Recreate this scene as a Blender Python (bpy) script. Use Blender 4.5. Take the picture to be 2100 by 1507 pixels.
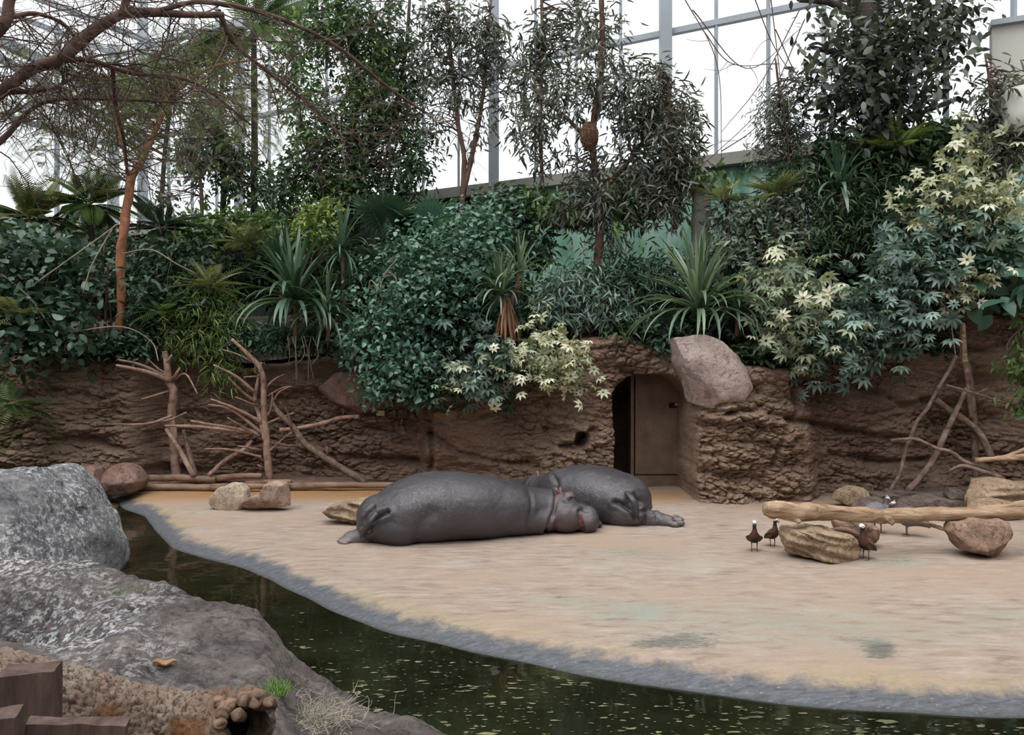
import bpy, bmesh, math, random
import numpy as np
from mathutils import Vector, Matrix, Quaternion

scene = bpy.context.scene
for o in list(bpy.data.objects):
    bpy.data.objects.remove(o, do_unlink=True)
COL = scene.collection

# ------------------------------------------------------------------ camera, sky, sun, exposure
FPX = 1600.0; CX = 1050.0; CY = 753.5; CH = 2.3
cam = bpy.data.cameras.new('camera'); cam.sensor_width = 36.0; cam.sensor_fit = 'HORIZONTAL'
cam.lens = 36.0 * FPX / 2100.0; cam.clip_end = 300
camo = bpy.data.objects.new('camera', cam); COL.objects.link(camo)
camo.location = (0, 0, CH); camo.rotation_euler = (math.pi / 2, 0, 0)
scene.camera = camo

world = bpy.data.worlds.new('overcast_sky'); scene.world = world
world.use_nodes = True
bg = world.node_tree.nodes['Background']
bg.inputs[0].default_value = (0.93, 0.965, 1.0, 1); bg.inputs[1].default_value = 0.98

sun = bpy.data.lights.new('overcast_sun', 'SUN'); sun.energy = 2.1; sun.angle = math.radians(70)
sun.color = (1.0, 0.98, 0.95)
suno = bpy.data.objects.new('overcast_sun', sun); COL.objects.link(suno)
suno.rotation_euler = (math.radians(16), math.radians(-12), 0)

vs = scene.view_settings
vs.view_transform = 'Standard'; vs.look = 'None'; vs.exposure = 0.5; vs.gamma = 1.0
vs.use_curve_mapping = False
try:
    scene.cycles.diffuse_bounces = 3; scene.cycles.glossy_bounces = 3; scene.cycles.transmission_bounces = 2; scene.cycles.max_bounces = 8
except Exception:
    pass

# ------------------------------------------------------------------ helpers
R = math.radians
def P(px, py, Y):
    return np.array([(px - CX) * Y / FPX, Y, CH - (py - CY) * Y / FPX])
def G(px, py, z=0.0):
    Y = FPX * (CH - z) / (py - CY)
    return np.array([(px - CX) * Y / FPX, Y, z])

def tag(o, label=None, cat=None, group=None, kind=None):
    if label: o['label'] = label
    if cat: o['category'] = cat
    if group: o['group'] = group
    if kind: o['kind'] = kind
    return o

def mesh_np(name, V, faces, smooth=True, attrs=None):
    """V (N,3); faces: list of int arrays (n,k)."""
    me = bpy.data.meshes.new(name)
    V = np.asarray(V, dtype=np.float32)
    if not isinstance(faces, (list, tuple)) or (len(faces) and np.ndim(faces[0]) == 1):
        faces = [np.asarray(faces)]
    faces = [np.asarray(f, dtype=np.int32) for f in faces if len(f)]
    me.vertices.add(len(V)); me.vertices.foreach_set('co', V.ravel())
    nl = sum(f.size for f in faces); npoly = sum(len(f) for f in faces)
    me.loops.add(nl); me.polygons.add(npoly)
    me.loops.foreach_set('vertex_index', np.concatenate([f.ravel() for f in faces]))
    tot = np.concatenate([np.full(len(f), f.shape[1], dtype=np.int32) for f in faces])
    st = np.concatenate([[0], np.cumsum(tot)[:-1]]).astype(np.int32)
    me.polygons.foreach_set('loop_start', st)
    me.polygons.foreach_set('use_smooth', np.full(npoly, smooth, dtype=bool))
    if attrs:
        for k, a in attrs.items():
            at = me.attributes.new(k, 'FLOAT', 'POINT')
            at.data.foreach_set('value', np.asarray(a, dtype=np.float32))
    me.update(calc_edges=True); me.validate()
    return me

def link(name, me, mat=None, parent=None, matrix=None):
    o = bpy.data.objects.new(name, me); COL.objects.link(o)
    if mat is not None and me is not None and len(me.materials) == 0:
        me.materials.append(mat)
    if parent is not None: o.parent = parent
    if matrix is not None: o.matrix_local = matrix
    return o

def empty(name, loc=(0, 0, 0)):
    o = bpy.data.objects.new(name, None); COL.objects.link(o)
    o.empty_display_size = 0.1
    o.location = Vector([float(c) for c in loc])
    return o

class MB:
    def __init__(s): s.V = []; s.F = {}; s.n = 0; s.A = []
    def add(s, V, faces, a=0.0):
        V = np.asarray(V, dtype=float)
        s.V.append(V); s.A.append(np.full(len(V), a) if np.ndim(a) == 0 else np.asarray(a))
        for f in faces:
            f = np.asarray(f, dtype=int)
            if len(f): s.F.setdefault(f.shape[1], []).append(f + s.n)
        s.n += len(V)
    def mesh(s, name, off=None, smooth=True):
        V = np.concatenate(s.V)
        if off is not None: V = V - np.asarray(off, dtype=float)
        return mesh_np(name, V, [np.concatenate(v) for v in s.F.values()], smooth, {'var': np.concatenate(s.A)})
    def build(s, name, mat, parent=None, smooth=True, kind=None):
        off = None
        if parent is not None: off = np.array(parent.matrix_basis.translation)
        o = link(name, s.mesh(name, off, smooth), mat, parent)
        if kind: o['kind'] = kind
        return o

# vectorised noise
_rs = np.random.RandomState(7)
_perm = _rs.permutation(256); _perm = np.concatenate([_perm, _perm, _perm])
_grad = _rs.normal(size=(256, 3)); _grad /= np.linalg.norm(_grad, axis=1)[:, None]
def perlin(p):
    p = np.asarray(p, dtype=float); i = np.floor(p).astype(int); f = p - i
    u = f * f * f * (f * (f * 6 - 15) + 10); i &= 255
    out = 0
    for dx in (0, 1):
        for dy in (0, 1):
            for dz in (0, 1):
                h = _perm[_perm[_perm[(i[:, 0] + dx) & 255] + ((i[:, 1] + dy) & 255)] + ((i[:, 2] + dz) & 255)]
                g = _grad[h]
                d = (g * (f - np.array([dx, dy, dz]))).sum(1)
                w = (u[:, 0] if dx else 1 - u[:, 0]) * (u[:, 1] if dy else 1 - u[:, 1]) * (u[:, 2] if dz else 1 - u[:, 2])
                out = out + d * w
    return out * 1.5
def fbm(p, octv=4, gain=0.5):
    p = np.asarray(p, dtype=float); s = 0; a = 1.0
    for k in range(octv):
        s = s + a * perlin(p * (2.0 ** k) + 17.3 * k); a *= gain
    return s
def worley(p):
    p = np.asarray(p, dtype=float); i = np.floor(p).astype(int); f = p - i
    f1 = np.full(len(p), 9.0); f2 = np.full(len(p), 9.0); idc = np.zeros(len(p))
    for dx in (-1, 0, 1):
        for dy in (-1, 0, 1):
            for dz in (-1, 0, 1):
                h = _perm[_perm[_perm[(i[:, 0] + dx) & 255] + ((i[:, 1] + dy) & 255)] + ((i[:, 2] + dz) & 255)]
                q = np.array([dx, dy, dz]) + 0.5 + _grad[h] * 0.45
                d = np.linalg.norm(q - f, axis=1)
                m = d < f1
                f2 = np.where(m, f1, np.minimum(f2, d)); idc = np.where(m, h / 256.0, idc); f1 = np.where(m, d, f1)
    return f1, f2, idc
def sstep(a, b, x):
    t = np.clip((np.asarray(x, dtype=float) - a) / (b - a), 0, 1); return t * t * (3 - 2 * t)
def gauss(x, c, w): return np.exp(-((np.asarray(x) - c) / w) ** 2)

def catmull(pts, n=6):
    pts = np.asarray(pts, dtype=float)
    if len(pts) < 3 or n <= 1: return pts
    q = np.vstack([2 * pts[0] - pts[1], pts, 2 * pts[-1] - pts[-2]])
    out = []
    for k in range(1, len(q) - 2):
        p0, p1, p2, p3 = q[k - 1:k + 3]
        for t in np.linspace(0, 1, n, endpoint=False):
            out.append(0.5 * ((2 * p1) + (-p0 + p2) * t + (2 * p0 - 5 * p1 + 4 * p2 - p3) * t * t + (-p0 + 3 * p1 - 3 * p2 + p3) * t ** 3))
    out.append(q[-2]); return np.array(out)

def tube(path, rad, sides=8, caps=True, flat=None):
    """path (n,3), rad (n,) -> V,[quads, caps]. flat: (n,) scale of second axis"""
    path = np.asarray(path, dtype=float); n = len(path)
    rad = np.broadcast_to(np.asarray(rad, dtype=float), (n,))
    T = np.gradient(path, axis=0); T /= (np.linalg.norm(T, axis=1)[:, None] + 1e-12)
    ref = np.array([0, 0, 1.0]) if abs(T[0][2]) < 0.9 else np.array([1.0, 0, 0])
    N = np.cross(T[0], ref); N /= np.linalg.norm(N)
    an = np.linspace(0, 2 * math.pi, sides, endpoint=False); V = np.zeros((n, sides, 3))
    for k in range(n):
        N = N - T[k] * N.dot(T[k]); N /= (np.linalg.norm(N) + 1e-12)
        B = np.cross(T[k], N); fl = 1.0 if flat is None else flat[k]
        V[k] = path[k] + rad[k] * (np.cos(an)[:, None] * N + fl * np.sin(an)[:, None] * B)
    V = V.reshape(-1, 3); idx = np.arange(n * sides).reshape(n, sides)
    a = idx[:-1]; b = idx[1:]
    Q = np.stack([a, np.roll(a, -1, 1), np.roll(b, -1, 1), b], -1).reshape(-1, 4)
    F = [Q]
    if caps:
        V = np.vstack([V, path[0], path[-1]]); c0, c1 = n * sides, n * sides + 1
        t0 = np.stack([np.roll(idx[0], -1), idx[0], np.full(sides, c0)], -1)
        t1 = np.stack([idx[-1], np.roll(idx[-1], -1), np.full(sides, c1)], -1)
        F.append(np.vstack([t0, t1]))
    return V, F

def wood(path, rad, sides=10, n=6, rough=0.08, seed=0, sc=6.0):
    """noisy branch through path (k,3) with radii"""
    path = np.asarray(path, dtype=float); rad = np.asarray(rad, dtype=float)
    pp = catmull(np.hstack([path, rad[:, None]]), n)
    V, F = tube(pp[:, :3], np.maximum(pp[:, 3], 0.002), sides)
    k = len(pp) * sides
    c = np.repeat(pp[:, :3], sides, 0); d = V[:k] - c
    nz = fbm(V[:k] * sc + seed * 3.1, 3)
    V[:k] = c + d * (1 + rough * 2.2 * nz)[:, None]
    return V, F

def ell(center, r, seg=20, rings=12):
    V = []; 
    th = np.linspace(0, math.pi, rings + 1); ph = np.linspace(0, 2 * math.pi, seg, endpoint=False)
    for t in th[1:-1]:
        for p_ in ph: V.append((math.sin(t) * math.cos(p_), math.sin(t) * math.sin(p_), math.cos(t)))
    V.append((0, 0, 1)); V.append((0, 0, -1)); V = np.array(V) * np.asarray(r) + np.asarray(center)
    m = rings - 1; idx = np.arange(m * seg).reshape(m, seg)
    a = idx[:-1]; b = idx[1:]
    Q = np.stack([a, b, np.roll(b, -1, 1), np.roll(a, -1, 1)], -1).reshape(-1, 4)
    T = np.vstack([np.stack([np.full(seg, m * seg), idx[0], np.roll(idx[0], -1)], -1),
                   np.stack([np.full(seg, m * seg + 1), np.roll(idx[-1], -1), idx[-1]], -1)])
    return V, [Q, T]

def box(c, d, rz=0.0, bev=0.0):
    x, y, z = np.asarray(d, dtype=float) / 2
    V = np.array([[sx * x, sy * y, sz * z] for sx in (-1, 1) for sy in (-1, 1) for sz in (-1, 1)])
    c_, s_ = math.cos(rz), math.sin(rz)
    V = np.stack([V[:, 0] * c_ - V[:, 1] * s_, V[:, 0] * s_ + V[:, 1] * c_, V[:, 2]], -1) + np.asarray(c)
    F = np.array([[0, 1, 3, 2], [4, 6, 7, 5], [0, 4, 5, 1], [2, 3, 7, 6], [0, 2, 6, 4], [1, 5, 7, 3]])
    return V, [F]

def bar(a, b, w, h):
    """box beam from a to b, w across (horizontal), h vertical"""
    a = np.asarray(a, dtype=float); b = np.asarray(b, dtype=float); t = b - a; L = np.linalg.norm(t); t /= L
    up = np.array([0, 0, 1.0]) if abs(t[2]) < 0.95 else np.array([0, 1.0, 0])
    s_ = np.cross(t, up); s_ /= np.linalg.norm(s_); u = np.cross(s_, t)
    V = np.array([p + i * s_ * w / 2 + j * u * h / 2 for p in (a, b) for i in (-1, 1) for j in (-1, 1)])
    F = np.array([[0, 1, 3, 2], [4, 6, 7, 5], [0, 4, 5, 1], [2, 3, 7, 6], [0, 2, 6, 4], [1, 5, 7, 3]])
    return V, [F]

def bevelled(me, w, seg=2):
    bm = bmesh.new(); bm.from_mesh(me)
    bmesh.ops.bevel(bm, geom=list(bm.edges), offset=w, segments=seg, affect='EDGES', profile=0.5)
    bmesh.ops.recalc_face_normals(bm, faces=bm.faces)
    bm.to_mesh(me); bm.free(); return me

# ------------------------------------------------------------------ material helpers
class NT:
    def __init__(s, name):
        s.m = bpy.data.materials.new(name); s.m.use_nodes = True; s.t = s.m.node_tree
        s.b = s.t.nodes['Principled BSDF']; s.out = s.t.nodes['Material Output']
        s._oc = None
    def n(s, typ, **kw):
        nd = s.t.nodes.new(typ)
        for k, v in kw.items(): setattr(nd, k, v)
        return nd
    def l(s, a, b): s.t.links.new(a, b)
    def put(s, sock, v):
        if hasattr(v, 'is_linked') or isinstance(v, bpy.types.NodeSocket): s.l(v, sock)
        elif isinstance(v, (tuple, list)) and len(v) == 3 and sock.type == 'RGBA': sock.default_value = (*v, 1)
        else: sock.default_value = v
    def obj(s):
        if s._oc is None: s._oc = s.n('ShaderNodeTexCoord').outputs['Object']
        return s._oc
    def mapping(s, scale=(1, 1, 1), rot=(0, 0, 0), loc=(0, 0, 0)):
        m = s.n('ShaderNodeMapping'); s.l(s.obj(), m.inputs[0])
        m.inputs['Scale'].default_value = scale; m.inputs['Rotation'].default_value = rot; m.inputs['Location'].default_value = loc
        return m.outputs[0]
    def noise(s, scale, detail=4, rough=0.55, vec=None, dist=0.0):
        nd = s.n('ShaderNodeTexNoise'); s.l(vec if vec is not None else s.obj(), nd.inputs['Vector'])
        nd.inputs['Scale'].default_value = scale; nd.inputs['Detail'].default_value = detail
        nd.inputs['Roughness'].default_value = rough; nd.inputs['Distortion'].default_value = dist
        return nd.outputs['Fac']
    def voro(s, scale, feature='F1', vec=None, out='Distance'):
        nd = s.n('ShaderNodeTexVoronoi', feature=feature); s.l(vec if vec is not None else s.obj(), nd.inputs['Vector'])
        nd.inputs['Scale'].default_value = scale
        return nd.outputs[out]
    def ramp(s, fac, stops, interp='LINEAR'):
        nd = s.n('ShaderNodeValToRGB'); nd.color_ramp.interpolation = interp
        el = nd.color_ramp.elements
        while len(el) < len(stops): el.new(0.5)
        for e, (p_, c) in zip(el, stops):
            e.position = p_; e.color = (*c, 1) if len(c) == 3 else c
        s.l(fac, nd.inputs[0]); return nd.outputs[0]
    def ss(s, fac, a, b):
        nd = s.n('ShaderNodeMapRange', interpolation_type='SMOOTHSTEP'); s.put(nd.inputs[0], fac)
        nd.inputs[1].default_value = a; nd.inputs[2].default_value = b; return nd.outputs[0]
    def math(s, op, a, b=0.0, clamp=False):
        nd = s.n('ShaderNodeMath', operation=op); nd.use_clamp = clamp
        s.put(nd.inputs[0], a); s.put(nd.inputs[1], b); return nd.outputs[0]
    def mix(s, f, a, b, blend='MIX'):
        nd = s.n('ShaderNodeMix', data_type='RGBA', blend_type=blend)
        s.put(nd.inputs[0], f); s.put(nd.inputs[6], a); s.put(nd.inputs[7], b); return nd.outputs[2]
    def attr(s, name):
        nd = s.n('ShaderNodeAttribute'); nd.attribute_name = name; return nd.outputs['Fac']
    def bump(s, h, strength=0.5, dist=0.02, normal=None):
        nd = s.n('ShaderNodeBump'); s.l(h, nd.inputs['Height']); nd.inputs['Strength'].default_value = strength
        nd.inputs['Distance'].default_value = dist
        if normal is not None: s.l(normal, nd.inputs['Normal'])
        return nd.outputs[0]
    def fin(s, color=None, rough=None, normal=None, spec=None, metal=None):
        if color is not None: s.put(s.b.inputs['Base Color'], color)
        if rough is not None: s.put(s.b.inputs['Roughness'], rough)
        if normal is not None: s.l(normal, s.b.inputs['Normal'])
        if spec is not None: s.b.inputs['Specular IOR Level'].default_value = spec
        if metal is not None: s.b.inputs['Metallic'].default_value = metal
        return s.m

def simple(name, c, rough=0.7, var=0.25, scale=8.0, bumps=0.0, bdist=0.01, spec=0.3, metal=0.0):
    t = NT(name); f = t.noise(scale, 5)
    d = tuple(x * (1 - var) for x in c); e = tuple(min(1, x * (1 + var)) for x in c)
    col = t.ramp(f, [(0.3, d), (0.7, e)])
    nrm = t.bump(t.noise(scale * 3, 5), bumps, bdist) if bumps else None
    return t.fin(col, rough, nrm, spec, metal)

M = {}
# concrete beach
t = NT('beach_concrete')
edge = t.attr('edge'); scuff = t.attr('scuff'); rust = t.attr('rust')
strk = t.noise(3.0, 6, 0.6, t.mapping((1.0, 3.5, 1), (0, 0, R(8))), 0.4)
big = t.noise(0.55, 4, 0.6)
c = t.ramp(strk, [(0.28, (0.165, 0.122, 0.096)), (0.42, (0.285, 0.218, 0.174)), (0.6, (0.355, 0.28, 0.23)), (0.75, (0.44, 0.36, 0.30))])
c = t.mix(t.ss(big, 0.42, 0.68), c, (0.34, 0.248, 0.187))
c = t.mix(t.math('MULTIPLY', t.ss(t.noise(0.8, 5, 0.6, t.mapping((1, 1, 1), loc=(7, 3, 0))), 0.5, 0.72), 0.5), c, (0.37, 0.345, 0.30))
c = t.mix(t.math('MULTIPLY', rust, t.ss(strk, 0.2, 0.6)), c, (0.33, 0.17, 0.055))
fine = t.noise(9.0, 6, 0.65, t.mapping((1, 4, 1), (0, 0, R(8))), 0.6)
brs = t.noise(10.0, 9, 0.78, t.mapping((1, 4.5, 1), (0, 0, R(8))), 0.5)
sc2 = t.ss(t.math('ADD', brs, t.math('MULTIPLY', scuff, 0.34)), 0.655, 0.77)
c = t.mix(t.math('MULTIPLY', sc2, 0.8), c, (0.075, 0.085, 0.075))
c = t.mix(t.math('MULTIPLY', t.attr('algae'), t.ss(strk, 0.3, 0.6)), c, (0.24, 0.27, 0.22))
wob = t.math('ADD', edge, t.math('MULTIPLY', t.math('SUBTRACT', t.noise(5.0, 6, 0.7), 0.5), 0.42))
gl = t.math('MULTIPLY', t.math('MULTIPLY', t.ss(wob, 0.50, 0.26), t.ss(fine, 0.40, 0.62)), t.ss(t.noise(0.5, 3), 0.35, 0.6))
c = t.mix(t.math('MULTIPLY', gl, 0.6), c, (0.24, 0.225, 0.08))
c = t.mix(t.math('MULTIPLY', t.ss(wob, 0.30, 0.12), 0.93), c, t.ramp(fine, [(0.3, (0.03, 0.037, 0.04)), (0.65, (0.105, 0.12, 0.15))]))
c = t.mix(t.ss(edge, 0.05, -0.02), c, (0.03, 0.035, 0.025))
pit = t.noise(22.0, 5, 0.7, t.mapping((1, 3.2, 1), (0, 0, R(8))))
c = t.mix(t.math('MULTIPLY', t.ss(pit, 0.42, 0.30), 0.65), c, (0.15, 0.115, 0.085))
c = t.mix(t.math('MULTIPLY', t.ss(pit, 0.58, 0.70), 0.45), c, (0.52, 0.435, 0.36))
nb = t.bump(t.math('ADD', fine, t.math('MULTIPLY', pit, 0.6)), 0.5, 0.02)
M['beach'] = t.fin(c, t.math('ADD', t.math('MULTIPLY', t.ss(edge, 0.0, 0.5), 0.3), 0.5), nb, 0.3)

# mud cliff
t = NT('mud_cliff')
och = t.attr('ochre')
st = t.noise(1.2, 7, 0.62, t.mapping((1, 1, 2.2)), 0.6)
c = t.ramp(st, [(0.25, (0.19, 0.117, 0.087)), (0.48, (0.37, 0.247, 0.186)), (0.72, (0.50, 0.37, 0.29))])
c = t.mix(t.math('MULTIPLY', t.ss(t.noise(0.7, 4), 0.45, 0.65), 0.6), c, (0.34, 0.205, 0.15))
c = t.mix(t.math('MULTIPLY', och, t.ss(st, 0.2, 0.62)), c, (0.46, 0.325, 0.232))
c = t.mix(t.math('MULTIPLY', t.attr('moss'), t.ss(t.noise(2.0, 5), 0.42, 0.6)), c, (0.12, 0.125, 0.05))
gr = t.noise(17.0, 7, 0.75, t.mapping((1, 1, 2.0)), 0.5)
c = t.mix(t.math('MULTIPLY', t.ss(gr, 0.47, 0.36), 0.7), c, (0.075, 0.048, 0.037))
c = t.mix(t.math('MULTIPLY', t.ss(gr, 0.55, 0.66), 0.5), c, (0.42, 0.31, 0.24))
rip = t.noise(5.0, 7, 0.62, t.mapping((1, 1, 2.6)), 1.2)
lump = t.noise(14.0, 5, 0.6, t.mapping((1, 1, 1.6)), 0.8)
nb = t.bump(rip, 1.0, 0.12); nb = t.bump(lump, 1.0, 0.05, nb); nb = t.bump(gr, 0.8, 0.03, nb)
M['cliff'] = t.fin(c, 0.9, nb, 0.15)

# grey artificial foreground rock with white droppings
def rockmat(name, dark, mid, light, white=0.0, sc=1.0, bs=0.8, wdens=0.6):
    t = NT(name); a = t.noise(1.6 * sc, 7, 0.65, None, 0.8); b = t.noise(7 * sc, 6, 0.65, None, 1.2)
    c = t.ramp(a, [(0.28, dark), (0.5, mid), (0.74, light)])
    c = t.mix(t.math('MULTIPLY', t.ss(b, 0.48, 0.36), 0.6), c, tuple(x * 0.45 for x in dark))
    if white:
        wf = t.math('MULTIPLY', t.ss(t.noise(16 * sc, 7, 0.78, None, 0.15), 0.49, 0.58), t.ss(t.math('ADD', t.noise(0.55, 3), t.attr('white')), wdens, wdens + 0.25))
        c = t.mix(t.math('MULTIPLY', t.attr('hollow_shade'), t.ss(b, 0.62, 0.42)), c, (0.018, 0.019, 0.024))  # shade of the bank's hollow painted into the rock colour
        c = t.mix(t.math('MULTIPLY', wf, white), c, (0.62, 0.62, 0.64))
    g2_ = t.noise(20 * sc, 7, 0.75); c = t.mix(t.math('MULTIPLY', t.ss(g2_, 0.46, 0.36), 0.55), c, tuple(x * 0.6 for x in dark)); c = t.mix(t.math('MULTIPLY', t.ss(g2_, 0.56, 0.68), 0.45), c, tuple(min(1, x * 1.25) for x in light))
    nb = t.bump(b, bs, 0.05 / sc); nb = t.bump(t.noise(24 * sc, 5, 0.6), 0.5, 0.015 / sc, nb)
    return t.fin(c, 0.85, nb, 0.2)
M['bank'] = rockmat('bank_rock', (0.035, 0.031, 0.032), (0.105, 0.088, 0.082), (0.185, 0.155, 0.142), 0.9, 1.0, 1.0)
M['boulder'] = rockmat('white_spattered_rock', (0.07, 0.07, 0.075), (0.17, 0.165, 0.17), (0.27, 0.26, 0.26), 0.95, 1.0, 0.9, 0.36)
M['rock_pink'] = rockmat('pink_stone', (0.17, 0.115, 0.09), (0.36, 0.255, 0.20), (0.48, 0.36, 0.28), 0, 2.0, 0.7)
M['rock_pale'] = rockmat('pale_stone', (0.24, 0.18, 0.13), (0.46, 0.37, 0.28), (0.58, 0.48, 0.37), 0, 2.0, 0.7)
M['rock_tan'] = rockmat('tan_slab_stone', (0.13, 0.09, 0.06), (0.34, 0.245, 0.165), (0.48, 0.36, 0.25), 0, 2.0, 0.9)
M['rock_brown'] = rockmat('brown_stone', (0.11, 0.07, 0.05), (0.27, 0.175, 0.125), (0.40, 0.28, 0.205), 0, 2.0, 0.9)
M['rock_dark'] = rockmat('dark_slate_stone', (0.06, 0.045, 0.038), (0.14, 0.105, 0.088), (0.22, 0.17, 0.14), 0, 2.0, 0.6)
M['rock_red'] = rockmat('red_slab_stone', (0.12, 0.07, 0.055), (0.22, 0.135, 0.11), (0.32, 0.215, 0.175), 0, 1.4, 0.6)
M['rock_mauve'] = rockmat('mauve_boulder_stone', (0.20, 0.148, 0.13), (0.39, 0.305, 0.275), (0.52, 0.425, 0.385), 0, 1.2, 0.7)

def woodmat(name, dark, mid, light, sc=1.0, stretch=(1, 1, 1), bs=0.6):
    t = NT(name); v = t.mapping(stretch); a = t.noise(6 * sc, 6, 0.65, v, 0.6); b = t.noise(30 * sc, 4, 0.6, v)
    c = t.ramp(a, [(0.3, dark), (0.5, mid), (0.72, light)])
    nb = t.bump(t.math('ADD', a, t.math('MULTIPLY', b, 0.5)), bs, 0.02)
    return t.fin(c, 0.8, nb, 0.2)
M['deadwood'] = woodmat('dead_branch_wood', (0.14, 0.085, 0.062), (0.33, 0.215, 0.165), (0.48, 0.345, 0.275))
M['greywood'] = woodmat('grey_branch_wood', (0.075, 0.048, 0.037), (0.17, 0.115, 0.09), (0.30, 0.22, 0.18))
M['palewood'] = woodmat('peeled_pale_wood', (0.11, 0.062, 0.038), (0.36, 0.245, 0.155), (0.55, 0.43, 0.30), 2.2, (0.12, 1, 1), 0.9)
M['ledgewood'] = woodmat('weathered_log_wood', (0.07, 0.045, 0.032), (0.20, 0.13, 0.09), (0.31, 0.21, 0.15), 1, (0.3, 1, 1))
M['redbark'] = woodmat('red_trunk_bark', (0.13, 0.055, 0.03), (0.30, 0.13, 0.07), (0.42, 0.21, 0.12), 1, (1, 1, 0.4))
M['brownbark'] = woodmat('brown_trunk_bark', (0.05, 0.03, 0.022), (0.13, 0.075, 0.055), (0.21, 0.13, 0.10), 1, (1, 1, 0.4))
M['darkbark'] = woodmat('dark_trunk_bark', (0.018, 0.016, 0.013), (0.05, 0.043, 0.034), (0.09, 0.078, 0.06), 1, (1, 1, 0.4))
M['branchbark'] = woodmat('bare_branch_bark', (0.045, 0.027, 0.022), (0.105, 0.062, 0.05), (0.18, 0.115, 0.095), 1)
M['twig'] = simple('twig_bark', (0.105, 0.068, 0.055), 0.8, 0.4, 2.0)
M['palestem'] = simple('pale_dry_stem', (0.27, 0.22, 0.165), 0.8, 0.25, 4.0)
M['plank'] = woodmat('dark_fence_plank', (0.04, 0.026, 0.022), (0.095, 0.062, 0.052), (0.15, 0.105, 0.09), 1.5, (1, 1, 0.25), 0.5)
# foreground log bark
t = NT('flaking_log_bark')
pl = t.attr('plate'); bare = t.attr('bare')
c = t.ramp(t.noise(3.5, 6, 0.6), [(0.3, (0.20, 0.13, 0.10)), (0.5, (0.31, 0.225, 0.175)), (0.72, (0.42, 0.37, 0.29))])
c = t.mix(t.math('MULTIPLY', t.ss(pl, 0.22, 0.05), 0.8), c, (0.085, 0.052, 0.038))
c = t.mix(bare, c, t.ramp(t.noise(8, 5, 0.6, t.mapping((0.3, 1, 1))), [(0.3, (0.12, 0.058, 0.032)), (0.7, (0.32, 0.16, 0.08))]))
gq = t.noise(45, 7, 0.75); c = t.mix(t.math('MULTIPLY', t.ss(gq, 0.48, 0.36), 0.75), c, (0.05, 0.032, 0.025))
M['logbark'] = t.fin(c, 0.85, t.bump(gq, 1.0, 0.02), 0.2)
# water
t = NT('murky_pond_water')
c = t.ramp(t.noise(1.3, 5, 0.6), [(0.35, (0.006, 0.006, 0.003)), (0.7, (0.016, 0.018, 0.008))])
nb = t.bump(t.noise(2.2, 2, 0.5, t.mapping((1, 1.6, 1))), 0.06, 0.05)
t.b.inputs['IOR'].default_value = 1.33
M['water'] = t.fin(c, 0.04, nb, 0.5)
M['algae'] = simple('floating_algae', (0.13, 0.13, 0.07), 0.9, 0.5, 3.0)
# hippo skin
t = NT('hippo_skin')
a = t.noise(2.2, 5, 0.6); sp = t.noise(38, 3, 0.6); pk = t.attr('pink'); sc_ = t.attr('scar')
c = t.ramp(a, [(0.3, (0.023, 0.018, 0.021)), (0.7, (0.046, 0.040, 0.048))])
c = t.mix(t.math('MULTIPLY', t.ss(sp, 0.54, 0.66), t.math('MULTIPLY', sc_, 0.75)), c, (0.17, 0.165, 0.185))
c = t.mix(t.attr('paw'), c, (0.20, 0.155, 0.14))
c = t.mix(pk, c, (0.27, 0.115, 0.11))
nb = t.bump(t.noise(70, 5, 0.7), 0.5, 0.012); nb = t.bump(t.noise(9, 5, 0.6), 0.3, 0.03, nb)
M['hippo'] = t.fin(c, t.math('ADD', t.math('MULTIPLY', a, 0.2), 0.38), nb, 0.9)
M['hippo_pink'] = simple('hippo_pink_skin', (0.24, 0.125, 0.125), 0.5, 0.3, 20, 0.3)
M['eye'] = simple('dark_eye', (0.01, 0.008, 0.008), 0.1, 0.1, 5, spec=0.6)
# steel, concrete, glass, mural
M['steel'] = simple('grey_painted_steel', (0.30, 0.33, 0.36), 0.5, 0.08, 2, spec=0.4)
M['steel_green'] = simple('grey_green_steel', (0.22, 0.29, 0.27), 0.5, 0.15, 2)
M['sill'] = simple('grey_sill_concrete', (0.30, 0.29, 0.26), 0.8, 0.2, 1.5, 0.2)
M['wallpanel'] = simple('beige_wall_panel', (0.50, 0.48, 0.43), 0.7, 0.06, 1.0)
t = NT('clear_glass'); t.t.nodes.remove(t.b)
tr = t.n('ShaderNodeBsdfTransparent'); tr.inputs[0].default_value = (0.97, 0.98, 0.985, 1)
gls = t.n('ShaderNodeBsdfGlossy'); gls.inputs['Roughness'].default_value = 0.03
mx = t.n('ShaderNodeMixShader'); mx.inputs[0].default_value = 0.06
t.l(tr.outputs[0], mx.inputs[1]); t.l(gls.outputs[0], mx.inputs[2]); t.l(mx.outputs[0], t.out.inputs[0])
M['glass'] = t.m
t = NT('jungle_mural_paint')
a = t.noise(1.1, 5, 0.6, t.mapping((1.4, 1.4, 0.35)), 1.2); b = t.voro(2.4, 'F1', t.mapping((1, 1, 0.5)))
c = t.ramp(a, [(0.28, (0.06, 0.14, 0.10)), (0.42, (0.20, 0.42, 0.32)), (0.55, (0.36, 0.58, 0.49)), (0.7, (0.52, 0.68, 0.60))])
c = t.mix(t.math('MULTIPLY', t.ss(b, 0.45, 0.2), t.ss(t.noise(0.9, 3), 0.45, 0.6)), c, (0.20, 0.36, 0.07))
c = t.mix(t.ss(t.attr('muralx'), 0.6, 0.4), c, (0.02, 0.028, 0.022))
M['mural'] = t.fin(c, 0.8, None, 0.2)
t = NT('rusty_steel_door')
a = t.noise(2.0, 6, 0.65)
c = t.ramp(a, [(0.3, (0.09, 0.058, 0.040)), (0.5, (0.15, 0.098, 0.068)), (0.72, (0.21, 0.145, 0.105))])
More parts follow.
